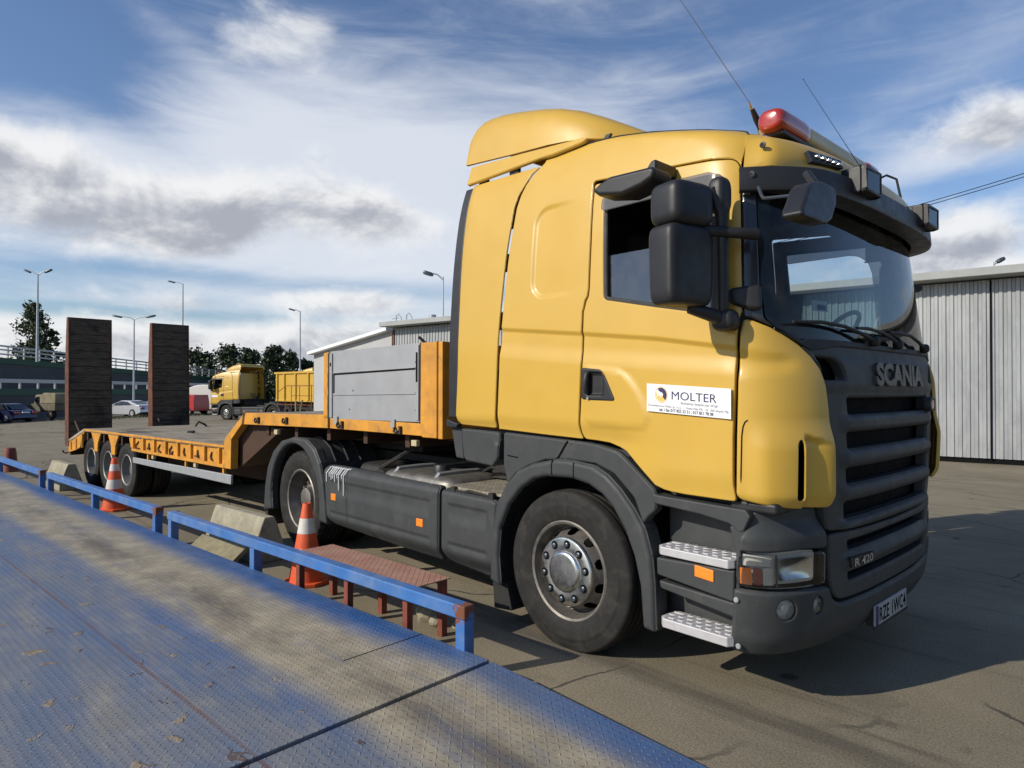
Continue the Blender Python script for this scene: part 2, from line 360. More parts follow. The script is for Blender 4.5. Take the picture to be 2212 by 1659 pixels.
def asphalt():
    m, t, b, o = material('worn_asphalt')
    g = t.new('ShaderNodeNewGeometry').outputs['Position']
    n1 = t.noise(g, .35, 8, .62, .3); n2 = t.noise(g, 2.4, 8, .68, .2, (4, 2, 0), (.6, 1, 1)); n3 = t.noise(g, 90, 3, .6)
    cc = t.mix(t.ramp(n1, .3, .7), (.180, .153, .106), (.258, .222, .156))
    cc = t.mix(t.ramp(n2, .5, .75, 0, .6), cc, (.135, .115, .084))
    cc = t.mix(t.ramp(t.noise(g, 1.1, 9, .7, .6, (9, 3, 0)), .52, .72, 0, .45), cc, (.28, .25, .186))
    vo = t.new('ShaderNodeTexVoronoi'); vo.inputs['Scale'].default_value = 1.7; t.put(vo.inputs['Vector'], g)
    oil = t.ramp(t.m('ADD', vo.outputs['Distance'], t.m('MULTIPLY', t.noise(g, 14, 5), .12)), .17, .10)
    cc = t.mix(t.m('MULTIPLY', oil, t.ramp(t.noise(g, .8, 3, .5, 0, (2, 7, 0)), .44, .52, 0., .85)), cc, (.045, .04, .035))
    tm = t.noise(g, 1.6, 7, .66, .5, (3, 9, 0), (.10, 1.6, 1))
    cc = t.mix(t.ramp(tm, .54, .68, 0., .7), cc, (.085, .072, .056))
    n5 = t.noise(g, 26, 6, .75)
    cc = t.mix(t.ramp(n5, .62, .72, 0, .6), cc, (.33, .30, .24)); cc = t.mix(t.ramp(n5, .38, .30, 0, .5), cc, (.07, .06, .05))
    gr = t.ramp(n3, .3, .7, .65, 1.35, False)
    cc = t.mix(1., cc, t.comb(gr, gr, gr), 'MULTIPLY')
    ck = t.new('ShaderNodeTexVoronoi', feature='DISTANCE_TO_EDGE'); ck.inputs['Scale'].default_value = .42
    dn = t.new('ShaderNodeVectorMath', operation='ADD'); t.put(dn.inputs[0], g); nz = t.new('ShaderNodeTexNoise'); t.put(nz.inputs['Vector'], g); nz.inputs['Scale'].default_value = 1.5; nz.inputs['Detail'].default_value = 6
    sm_ = t.new('ShaderNodeVectorMath', operation='SCALE'); t.put(sm_.inputs[0], nz.outputs[1]); sm_.inputs[3].default_value = .35; t.put(dn.inputs[1], sm_.outputs[0]); t.put(ck.inputs['Vector'], dn.outputs[0])
    crack = t.m('MULTIPLY', t.ramp(ck.outputs['Distance'], .006, .002), t.ramp(t.noise(g, .6, 3, .5, 0, (1, 1, 4)), .40, .52))
    cc = t.mix(t.m('MULTIPLY', crack, .8), cc, (.05, .045, .037))
    t.put(b.inputs['Base Color'], cc); b.inputs['Roughness'].default_value = .9; b.inputs['Specular IOR Level'].default_value = .25
    bn = t.new('ShaderNodeBump'); bn.inputs['Strength'].default_value = .6; bn.inputs['Distance'].default_value = .006
    t.put(bn.inputs['Height'], t.m('SUBTRACT', t.noise(g, 55, 5, .7), t.m('MULTIPLY', crack, 1.))); t.l.new(bn.outputs[0], b.inputs['Normal'])
    return m
M['asphalt'] = asphalt()
def corrugated(name, c1, c2):
    m, t, b, o = material(name)
    g = t.new('ShaderNodeTexCoord').outputs['Object']
    n = t.noise(g, 3., 7, .65, .2, None, (1, 1, .25))
    cc = t.mix(t.ramp(n, .3, .7), c1, c2)
    sp = t.ramp(t.noise(g, 12, 5, .6, 0, (3, 1, 2)), .70, .74)
    cc = t.mix(t.m('MULTIPLY', sp, .7), cc, (.65, .66, .66))
    t.put(b.inputs['Base Color'], cc); b.inputs['Metallic'].default_value = .25; b.inputs['Roughness'].default_value = .5
    return m
M['corr'] = corrugated('galvanised_cladding', (.27, .28, .285), (.39, .40, .405))
def leafmat(name, c1, c2):
    m, t, b, o = material(name)
    oi = t.new('ShaderNodeNewGeometry').outputs['Position']
    t.put(b.inputs['Base Color'], t.mix(t.ramp(t.noise(oi, .9, 5), .3, .7), c1, c2)); b.inputs['Roughness'].default_value = .65
    return m
M['leaf'] = leafmat('dark_leaves', (.022, .038, .016), (.055, .080, .030))
M['leaf2'] = leafmat('olive_leaves', (.05, .065, .03), (.10, .12, .055))
M['grassm'] = leafmat('grass_blades', (.05, .07, .02), (.11, .12, .045))

# ------------------------------------------------------------------ the cab's curved shell and the outlines of its panels (a: distance round the cab, z: height; metres)
C=1.24
_zk=np.array([.15,.5,.9,1.1,1.5,1.9,2.2,2.6,2.8,2.87,2.92,2.97,3.02,3.1,3.16])
_xf=np.array([1.40,1.46,1.475,1.49,1.50,1.47,1.435,1.385,1.35,1.33,1.29,1.20,1.05,.75,.5])
_ys=np.array([.03,.02,.0,.0,.0,.0,.012,.04,.065,.076,.086,.097,.11,.135,.16])
def _spl(zk,v):
    # monotone-ish cubic hermite with finite difference tangents
    m=np.gradient(v,zk)
    def f(z):
        z=np.clip(np.asarray(z,float),zk[0],zk[-1]); i=np.clip(np.searchsorted(zk,z)-1,0,len(zk)-2)
        h=zk[i+1]-zk[i]; t=(z-zk[i])/h
        return v[i]*(2*t**3-3*t**2+1)+h*m[i]*(t**3-2*t**2+t)+v[i+1]*(3*t**2-2*t**3)+h*m[i+1]*(t**3-t**2)
    return f
XF=_spl(_zk,_xf); YS=_spl(_zk,_ys)
DD,NN=.44,3.1
_t=np.linspace(0,np.pi/2,800)
_uy=np.cos(_t)**(2/NN); _ux=np.sin(_t)**(2/NN)
_s=np.concatenate([[0],np.cumsum(np.hypot(np.diff(_ux*DD),np.diff(_uy*C)))])
SM=_s[-1]
def S(a,z):
    a=np.asarray(a,float); z=np.asarray(z,float)
    xf=XF(z); ys=YS(z); a0=xf-DD; s=a-a0
    m=s>SM; s2=np.where(m,2*SM-s,s); sc=np.clip(s2,0,SM)
    ux=np.interp(sc,_s,_ux); uy=np.interp(sc,_s,_uy)
    x=np.where(s2<0,a0+s2,a0+DD*ux); y=np.where(s2<0,ys,C-(C-ys)*uy)
    y=np.where(m,2*C-y,y)
    return np.stack([x,y,z+0*a],-1)
OUT = {
'side_deflector':[(-0.304,3.123),(-0.35,3.069),(-0.423,2.995),(-0.461,2.924),(-0.486,2.839),(-0.497,2.734),(-0.511,2.619),(-0.525,2.485),(-0.54,2.313),(-0.553,2.161),(-0.561,2.075),(-0.571,1.951),(-0.582,1.711),(-0.597,1.471),(-0.604,1.342),(-0.844,1.349),(-1.004,1.354),(-1.05,1.369),(-1.063,1.42),(-1.036,1.77),(-1.029,2.182),(-1.03,2.578),(-1.088,3.019),(-1.133,3.199)],
'cab_side':[(-0.217,3.148),(-0.262,3.117),(-0.33,3.063),(-0.403,2.991),(-0.441,2.919),(-0.466,2.835),(-0.477,2.73),(-0.491,2.615),(-0.505,2.482),(-0.52,2.311),(-0.533,2.159),(-0.541,2.073),(-0.554,1.95),(-0.565,1.711),(-0.58,1.472),(-0.587,1.342),(-0.587,1.339),(-0.149,1.321),(0.171,1.31),(0.152,1.344),(0.147,1.403),(0.161,1.656),(0.167,1.783),(0.165,1.868),(0.169,1.994),(0.172,2.079),(0.177,2.087),(0.191,2.145),(0.207,2.162),(0.213,2.21),(0.213,2.482),(0.206,2.742),(0.205,2.858),(0.22,2.869),(0.654,2.831),(1.002,2.802),(1.111,2.786),(1.145,2.764),(1.159,2.737),(1.157,2.749),(1.161,2.811),(1.176,2.863),(1.208,2.888),(1.233,2.955),(1.239,3.096),(1.096,2.839),(0.998,3.02),(1.086,3.345),(0.761,3.258),(0.508,3.192),(0.345,3.126),(0.186,3.136),(0.052,3.129)],
'door':[(0.185,1.311),(0.164,1.344),(0.16,1.403),(0.176,1.656),(0.18,1.783),(0.177,1.867),(0.183,1.993),(0.184,2.078),(0.189,2.086),(0.204,2.141),(0.219,2.159),(0.225,2.209),(0.225,2.48),(0.218,2.74),(0.219,2.846),(0.655,2.822),(1.002,2.793),(1.112,2.778),(1.141,2.759),(1.154,2.73),(1.172,2.476),(1.188,2.119),(1.191,2.049),(1.192,1.993),(1.176,1.952),(1.171,1.855),(1.165,1.647),(1.153,1.37),(1.152,1.128),(1.163,1.053),(1.038,1.055),(0.875,1.057),(0.789,1.062),(0.745,1.069),(0.691,1.089),(0.654,1.123),(0.56,1.2),(0.493,1.258),(0.443,1.279),(0.372,1.299),(0.277,1.307)],
'window':[(0.334,2.132),(0.302,2.722),(0.316,2.745),(0.42,2.743),(0.755,2.724),(1.009,2.713),(1.055,2.701),(1.081,2.672),(1.088,2.632),(1.104,2.411),(1.121,1.983),(1.038,1.988),(0.698,2.055)],
'fascia':[(1.202,1.956),(1.248,1.945),(1.33,1.913),(1.404,1.876),(1.488,1.826),(1.552,1.772),(1.601,1.709),(1.634,1.625),(1.652,1.505),(1.665,1.364),(1.674,1.151),(1.676,1.037),(1.654,1.024),(1.557,1.025),(1.432,1.03),(1.349,1.039),(1.249,1.054),(1.189,1.064),(1.167,1.09),(1.171,1.367),(1.178,1.645),(1.183,1.784),(1.187,1.888)],
'fascia_slot':[(1.439,1.083),(1.443,1.343),(1.454,1.364),(1.467,1.365),(1.478,1.346),(1.476,1.081),(1.459,1.068)],
'seam':[(1.209,1.448),(1.197,1.417),(1.19,1.299),(1.187,1.071)],
'handle':[(0.181,1.739),(0.321,1.725),(0.352,1.708),(0.373,1.671),(0.433,1.554),(0.425,1.541),(0.256,1.544),(0.18,1.551)],
'sign':[(0.66,1.643),(1.162,1.624),(1.159,1.481),(0.655,1.494)],
'sleeper_recess':[(0.131,2.785),(-0.214,2.803),(-0.274,2.777),(-0.278,2.655),(-0.26,2.466),(-0.234,2.37),(-0.139,2.249),(0.022,2.179)],
'crease1':[(-0.51,2.023),(0.162,1.948),(0.701,1.888),(1.173,1.813)],
'crease2':[(-0.518,1.824),(0.17,1.755)],
'lowercrease':[(-0.561,1.429),(0.146,1.403)],
'doorbulge':[(0.186,1.749),(0.444,1.722),(0.513,1.693),(0.571,1.629),(0.627,1.544),(0.659,1.483),(0.659,1.429),(0.627,1.393),(0.512,1.388),(0.202,1.401)],
'apillar':[(1.169,2.641),(1.242,2.642),(1.259,2.397),(1.277,2.117),(1.291,1.929),(1.308,1.941),(1.248,1.949),(1.199,1.959),(1.196,2.0),(1.176,2.472)],
'pillar_cover':[(1.127,2.09),(1.144,2.109),(1.264,2.118),(1.277,2.11),(1.287,1.998),(1.24,1.992),(1.153,2.024),(1.128,2.054)],
'slots':[[(1.859,1.568),(3.109,1.565),(3.157,1.46),(1.863,1.484)],[(1.854,1.39),(3.048,1.364),(3.025,1.27),(1.863,1.306)],[(1.851,1.208),(3.031,1.171),(3.003,1.074),(1.855,1.124)],[(1.832,1.033),(2.892,0.991),(2.924,0.911),(1.861,0.946)],[(1.874,0.829),(2.987,0.798),(2.99,0.744),(1.874,0.774)],[(1.872,0.663),(2.981,0.625),(2.99,0.569),(1.88,0.62)]],
'grille_holeL':[(1.558,1.786),(1.745,1.766),(1.796,1.742),(1.844,1.655),(1.625,1.652),(1.606,1.716)],
'grille_lower_edge':[(1.62,1.015),(1.671,0.902),(1.72,0.889),(3.446,0.824)],
'grille_bumper_edge':[(1.689,0.886),(1.705,0.645),(1.772,0.545),(1.83,0.531),(2.141,0.521),(3.028,0.46)],
'headlight':[(1.17,0.814),(1.159,0.701),(1.161,0.645),(1.349,0.646),(1.507,0.644),(1.662,0.641),(1.671,0.801),(1.512,0.812),(1.354,0.806)],
'hl_split':[(1.355,0.802),(1.351,0.65)],
'fogs':[(1.396,0.534),(1.599,0.534)],
'fog_r':[(1.339,0.538),(1.451,0.529),(1.567,0.539),(1.635,0.528)],
'bolts':[(1.155,0.579),(1.151,0.349)],
'bumper_top':[(1.18,0.843),(1.188,0.886),(1.242,1.001),(1.242,1.018)],
'bumper_bot':[(1.115,0.302),(1.163,0.298),(1.292,0.299),(1.429,0.302),(1.835,0.296),(2.694,0.258)],
'badge':[(1.836,0.742),(2.123,0.728),(2.123,0.682),(1.85,0.692)],
'scania':[(2.201,1.753),(3.048,1.755),(3.013,1.637),(2.184,1.643)],
'windL':[(1.246,2.639),(1.266,2.397),(1.289,2.04),(1.315,1.948),(1.489,1.854),(2.135,1.829)],
}

# ------------------------------------------------------------------ object helpers
def tag(o, label=None, cat=None, group=None, kind=None):
    if label: o['label'] = label
    if cat: o['category'] = cat
    if group: o['group'] = group
    if kind: o['kind'] = kind
    return o
def thing(name, label, cat, loc=(0, 0, 0), rz=0., group=None):
    o = bpy.data.objects.new(name, None); col.objects.link(o); o.empty_display_size = .1
    o.location = loc; o.rotation_euler = (0, 0, rz)
    return tag(o, label, cat, group)
def mats_of(m): return [M[x] if isinstance(x, str) else x for x in (m if isinstance(m, (list, tuple)) else [m])]
def link(name, me, mat, parent=None):
    for x in mats_of(mat): me.materials.append(x)
    o = bpy.data.objects.new(name, me); col.objects.link(o)
    if parent: o.parent = parent
    return o
class MB:
    def __init__(s): s.v = []; s.f = []; s.mi = []; s.sm = []; s.parts = []
    def add(s, vs, fs, mi=0, sm=True):
        k = len(s.v); s.v += [tuple(map(float, p)) for p in vs]; s.f += [tuple(k+i for i in f) for f in fs]
        s.mi += [mi]*len(fs); s.sm += [sm]*len(fs); s.parts.append((k, len(s.v), len(s.f)-len(fs), len(s.f))); return s
    def box(s, x0, x1, y0, y1, z0, z1, mi=0, M4=None):
        vs = [Vector((x, y, z)) for x in (x0, x1) for y in (y0, y1) for z in (z0, z1)]
        if M4: vs = [M4 @ v for v in vs]
        return s.add(vs, [(0, 1, 3, 2), (4, 6, 7, 5), (0, 4, 5, 1), (2, 3, 7, 6), (0, 2, 6, 4), (1, 5, 7, 3)], mi)
    def prism(s, poly, fn, d0, d1, mi=0):
        """polygon in 2D, fn(u,v,d) -> 3D, from depth d0 to d1"""
        n = len(poly)
        vs = [fn(u, v, d0) for u, v in poly]+[fn(u, v, d1) for u, v in poly]
        return s.add(vs, [tuple(range(n-1, -1, -1)), tuple(range(n, 2*n))]+[(i, (i+1) % n, n+(i+1) % n, n+i) for i in range(n)], mi)
    def tube(s, pts, r, n=10, mi=0, caps=True, close=False):
        pts = [Vector(p) for p in pts]; m = len(pts); rr = r if isinstance(r, (list, tuple)) else [r]*m
        vs = []; up = None
        for i, p in enumerate(pts):
            t = (pts[min(i+1, m-1)]-pts[max(i-1, 0)])
            if t.length < 1e-9: t = Vector((0, 0, 1))
            t.normalize()
            if up is None: up = t.orthogonal().normalized()
            up = (up-t*up.dot(t));
            if up.length < 1e-6: up = t.orthogonal()
            up.normalize(); bn = t.cross(up)
            for k in range(n):
                a = 2*math.pi*k/n; vs.append(p+(up*math.cos(a)+bn*math.sin(a))*rr[i])
        fs = [(i*n+k, i*n+(k+1) % n, (i+1)*n+(k+1) % n, (i+1)*n+k) for i in range(m-1) for k in range(n)]
        if caps: fs += [tuple(range(n-1, -1, -1)), tuple((m-1)*n+k for k in range(n))]
        return s.add(vs, fs, mi)
    def lathe(s, prof, fn, n=64, mi=0, rmod=None, skip=None, cap0=False, cap1=False):
        """prof [(r, h)], fn(a, b, h) maps circle plane + height to 3D"""
        m = len(prof); vs = []
        for i, (r, h) in enumerate(prof):
            for k in range(n):
                a = 2*math.pi*k/n; q = r if rmod is None else rmod(i, k, r)
                vs.append(fn(q*math.cos(a), q*math.sin(a), h))
        fs = [(i*n+k, i*n+(k+1) % n, (i+1)*n+(k+1) % n, (i+1)*n+k) for i in range(m-1) for k in range(n) if not (skip and skip(i, k))]
        if cap0: fs.append(tuple(range(n-1, -1, -1)))
        if cap1: fs.append(tuple((m-1)*n+k for k in range(n)))
        return s.add(vs, fs, mi)
    def squad(s, c, r, e1=.45, e2=.45, nu=28, nv=16, mi=0, M3=None, taper=0.):
        """rounded box: superquadric"""
        def sp(x, e): return math.copysign(abs(x)**e, x)
        vs = []
        for j in range(nv+1):
            b = -math.pi/2+math.pi*j/nv
            for i in range(nu):
                a = 2*math.pi*i/nu
                cz = sp(math.sin(b), e1); k = 1+taper*cz
                p = Vector((r[0]*sp(math.cos(b), e1)*sp(math.cos(a), e2)*k, r[1]*sp(math.cos(b), e1)*sp(math.sin(a), e2)*k, r[2]*cz))
                if M3: p = M3 @ p
                vs.append(p+Vector(c))
        fs = [(j*nu+i, j*nu+(i+1) % nu, (j+1)*nu+(i+1) % nu, (j+1)*nu+i) for j in range(nv) for i in range(nu)]
        return s.add(vs, fs, mi)
    def pieces(s, name, mat, parent=None, **kw):
        """every piece added becomes an object of its own; the first is returned"""
        out = []; fi = 0
        for v0, v1, f0, f1 in s.parts:
            q = MB(); q.v = s.v[v0:v1]; q.f = [tuple(i-v0 for i in f) for f in s.f[f0:f1]]; q.mi = s.mi[f0:f1]; q.sm = s.sm[f0:f1]
            out.append(q.build(name, mat, parent, **kw))
        return out[0]
    def build(s, name, mat, parent=None, bevel=0., sharp=35, seg=2, org=None):
        me = bpy.data.meshes.new(name)
        vs = s.v if org is None else [(a-org[0], b-org[1], c-org[2]) for a, b, c in s.v]
        me.from_pydata(vs, [], s.f); me.polygons.foreach_set('material_index', s.mi); me.validate()
        bm = bmesh.new(); bm.from_mesh(me); bmesh.ops.remove_doubles(bm, verts=bm.verts, dist=1e-6)
        bmesh.ops.recalc_face_normals(bm, faces=bm.faces) if len(bm.faces) < 60000 else None
        bm.to_mesh(me); bm.free()
        me.polygons.foreach_set('use_smooth', [True]*len(me.polygons))
        if sharp < 180: me.set_sharp_from_angle(angle=R(sharp))
        o = link(name, me, mat, parent)
        if bevel:
            md = o.modifiers.new('bevel', 'BEVEL'); md.width = bevel; md.segments = seg; md.limit_method = 'ANGLE'; md.angle_limit = R(40); md.harden_normals = True
        return o
def copy_tree(o, parent=None, skip=()):
    c = o.copy(); col.objects.link(c)
    if parent: c.parent = parent
    for k in ('label', 'category', 'group'):
        if parent is None and k in c: del c[k]
    for ch in list(o.children):
        if ch.name.split('.')[0] not in skip: copy_tree(ch, c, skip)
    return c
XZ = lambda u, v, d: (u, d, v)
def text_geo(body, size, width=None, bold=0.):
    cu = bpy.data.curves.new('lettering', 'FONT'); cu.body = body; cu.size = size; cu.align_x = 'LEFT'; cu.resolution_u = 3
    if bold: cu.offset = bold
    ob = bpy.data.objects.new('lettering', cu); col.objects.link(ob); bpy.context.view_layer.update()
    me = bpy.data.meshes.new_from_object(ob.evaluated_get(bpy.context.evaluated_depsgraph_get()))
    vs = [tuple(v.co) for v in me.vertices]; fs = [tuple(p.vertices) for p in me.polygons]
    bpy.data.objects.remove(ob); bpy.data.curves.remove(cu); bpy.data.meshes.remove(me)
    x0 = min(v[0] for v in vs); x1 = max(v[0] for v in vs); k = 1 if width is None else width/(x1-x0)
    return [((v[0]-x0)*k, v[1]) for v in vs], fs, (x1-x0)*k

# ---- panels cut out of the curved cab shell
def resample(poly, step, rad=0.):
    """close polygon, round its corners by rad, sample every step"""
    pts = [np.array(p, float) for p in poly]; n = len(pts); out = []
    for i in range(n):
        p0, p, p1 = pts[i-1], pts[i], pts[(i+1) % n]
        a, b = p0-p, p1-p; la, lb = np.linalg.norm(a), np.linalg.norm(b)
        if la < 1e-6 or lb < 1e-6: continue
        cosang = np.dot(a, b)/la/lb
        if rad and cosang > -.92:
            k = min(rad, .45*la, .45*lb); q0, q1 = p+a/la*k, p+b/lb*k
            for t in (0, .25, .5, .75, 1): out.append((1-t)**2*q0+2*t*(1-t)*p+t*t*q1)
        else: out.append(p)
    res = []
    m = len(out)
    for i in range(m):
        a, b = out[i], out[(i+1) % m]; L = np.linalg.norm(b-a)
        if L < 1e-5: continue
        k = max(1, int(math.ceil(L/step)))
        for j in range(k): res.append(a+(b-a)*j/k)
    return np.array(res)
def area(p): return .5*np.sum(p[:, 0]*np.roll(p[:, 1], -1)-np.roll(p[:, 0], -1)*p[:, 1])
def inside(P, poly):
    x, y = P[:, 0], P[:, 1]; r = np.zeros(len(P), bool); a = poly; b = np.roll(poly, -1, 0)
    for (x0, y0), (x1, y1) in zip(a, b):
        if y0 == y1: continue
        c = ((y0 > y) != (y1 > y)) & (x < (x1-x0)*(y-y0)/(y1-y0)+x0)
        r ^= c
    return r
def dist(P, poly):
    a = poly; d = np.roll(poly, -1, 0)-a; L = np.maximum((d**2).sum(1), 1e-12); out = np.empty(len(P))
    for i in range(0, len(P), 3000):
        q = P[i:i+3000]; e = q[:, None, :]-a[None]; t = np.clip((e*d[None]).sum(2)/L, 0, 1)
        e = e-t[..., None]*d[None]; out[i:i+3000] = np.sqrt((e**2).sum(2).min(1))
    return out
def sst(x, a, b):
    t = np.clip((x-a)/(b-a), 0, 1); return t*t*(3-2*t)
FLAT = lambda y: (lambda a, z: np.stack([a, 0*a+y, z], -1))
def panel(name, outline, mat, parent, surf=None, holes=(), step=.03, th=.02, roll=.008, disp=None, off=0., rad=.012, hrad=.02, mirror=True, holeroll=True, hroll=None, extra_pts=None):
    surf = surf or S
    ol = resample(outline, step*.6, rad)
    if area(ol) < 0: ol = ol[::-1]
    hs = []
    for h in holes:
        q = resample(h, step*.5, hrad); hs.append(q[::-1] if area(q) > 0 else q)
    loops = [ol]+hs
    hr = roll if hroll is None else hroll
    def dep(P):
        o = np.full(len(P), off)
        if disp is not None: o = o+disp(P[:, 0], P[:, 1])
        if roll:
            x = np.clip(1-dist(P, ol)/roll, 0, 1); o = o-roll*(1-np.sqrt(1-x*x))
            if holeroll:
                for h in hs:
                    x = np.clip(1-dist(P, h)/hr, 0, 1); o = o-hr*(1-np.sqrt(1-x*x))
        return o
    def nrm0(P):
        e = 1e-3
        du = surf(P[:, 0]+e, P[:, 1])-surf(P[:, 0]-e, P[:, 1]); dw = surf(P[:, 0], P[:, 1]+e)-surf(P[:, 0], P[:, 1]-e)
        n = np.cross(du, dw); return n/np.maximum(np.linalg.norm(n, axis=1, keepdims=True), 1e-12)
    def pos(P): return surf(P[:, 0], P[:, 1])+nrm0(P)*dep(P)[:, None]
    pts = [l for l in loops]; edges = []; k = 0
    for l in loops:
        n = len(l); edges += [(k+i, k+(i+1) % n) for i in range(n)]; k += n
    extra = []
    for l, r_ in zip(loops, [roll]+[hr]*len(hs)):
        if not r_: continue
        t = np.roll(l, -1, 0)-np.roll(l, 1, 0); t /= np.maximum(np.linalg.norm(t, axis=1, keepdims=True), 1e-9)
        nn = np.stack([-t[:, 1], t[:, 0]], 1)
        for f_ in (.12, .4, .75, 1.1): extra.append((l+nn*r_*f_, r_*f_*.8))
    mn, mx = ol.min(0), ol.max(0)
    gx, gz = np.meshgrid(np.arange(mn[0], mx[0], step), np.arange(mn[1], mx[1], step))
    G = np.stack([gx.ravel(), gz.ravel()], 1); extra.append((G, max(roll*1.3, step*.45)))
    if extra_pts is not None: extra.insert(0, (np.array(extra_pts), roll*1.2))
    for E_, dm in extra:
        ok = inside(E_, ol)
        for h in hs: ok &= ~inside(E_, h)
        E_ = E_[ok]
        if len(E_) == 0: continue
        dd = dist(E_, ol)
        for h in hs: dd = np.minimum(dd, dist(E_, h))
        pts.append(E_[dd > dm])
    if extra_pts is not None and len(pts) > len(loops)+1:      # keep the plain grid off the folds
        X_ = np.array(extra_pts); g_ = pts[-1]; keep = np.ones(len(g_), bool)
        for i in range(0, len(g_), 500): keep[i:i+500] = (((g_[i:i+500, None]-X_[None])**2).sum(2).min(1) > (step*.45)**2)
        pts[-1] = g_[keep]
    A = np.concatenate(pts)
    r = delaunay_2d_cdt([Vector(p) for p in A], edges, [], 0, 1e-6)
    V2 = np.array([tuple(p) for p in r[0]]); F = np.array([f for f in r[2] if len(f) == 3])
    c = V2[F].mean(1); ok = inside(c, ol)
    for h in hs: ok &= ~inside(c, h)
    F = F[ok]
    a_ = V2[F]; ar = (a_[:, 1, 0]-a_[:, 0, 0])*(a_[:, 2, 1]-a_[:, 0, 1])-(a_[:, 1, 1]-a_[:, 0, 1])*(a_[:, 2, 0]-a_[:, 0, 0])
    F = np.where((ar < 0)[:, None], F[:, ::-1], F)
    P3 = pos(V2)
    e = 6e-4
    N = np.cross(pos(V2+[e, 0])-pos(V2-[e, 0]), pos(V2+[0, e])-pos(V2-[0, e])); N /= np.maximum(np.linalg.norm(N, axis=1, keepdims=True), 1e-12)
    vs = [tuple(p) for p in P3]; ns = [tuple(p) for p in N]; fs = [tuple(int(i) for i in f) for f in F]
    for l in loops:                                          # the rim, th deep
        n = len(l); q = pos(l); b = q-nrm0(l)*th
        t = np.roll(l, -1, 0)-np.roll(l, 1, 0)
        t3 = np.roll(q, -1, 0)-np.roll(q, 1, 0); on = np.cross(t3, nrm0(l)); on /= np.maximum(np.linalg.norm(on, axis=1, keepdims=True), 1e-12)
        k = len(vs); vs += [tuple(p) for p in q]+[tuple(p) for p in b]; ns += [tuple(p) for p in on]*2
        fs += [(k+i, k+n+i, k+n+(i+1) % n, k+(i+1) % n) for i in range(n)]
    def mk(vs, fs, ns):
        me = bpy.data.meshes.new(name); me.from_pydata(vs, [], fs)
        me.polygons.foreach_set('use_smooth', [True]*len(fs)); me.normals_split_custom_set_from_vertices(ns)
        return link(name, me, mat, parent)
    o = mk(vs, fs, ns)
    if mirror:
        mk([(x, 2*C-y, z) for x, y, z in vs], [f[::-1] for f in fs], [(x, -y, z) for x, y, z in ns])
    return o
def off_fn(off):
    def f(a, z):
        e = 1e-3; n = np.cross(S(a+e, z)-S(a-e, z), S(a, z+e)-S(a, z-e)); n /= np.maximum(np.linalg.norm(n, axis=-1, keepdims=True), 1e-12)
        return S(a, z)+off*n
    return f
def on_shell(poly2, off, fs):
    P = np.array(poly2); Q = off_fn(off)(P[:, 0], P[:, 1]); return [tuple(q) for q in Q], fs
AC = float(XF(1.2))-DD+SM
def mir(pts): return [(2*AC-a, z) for a, z in pts][::-1]

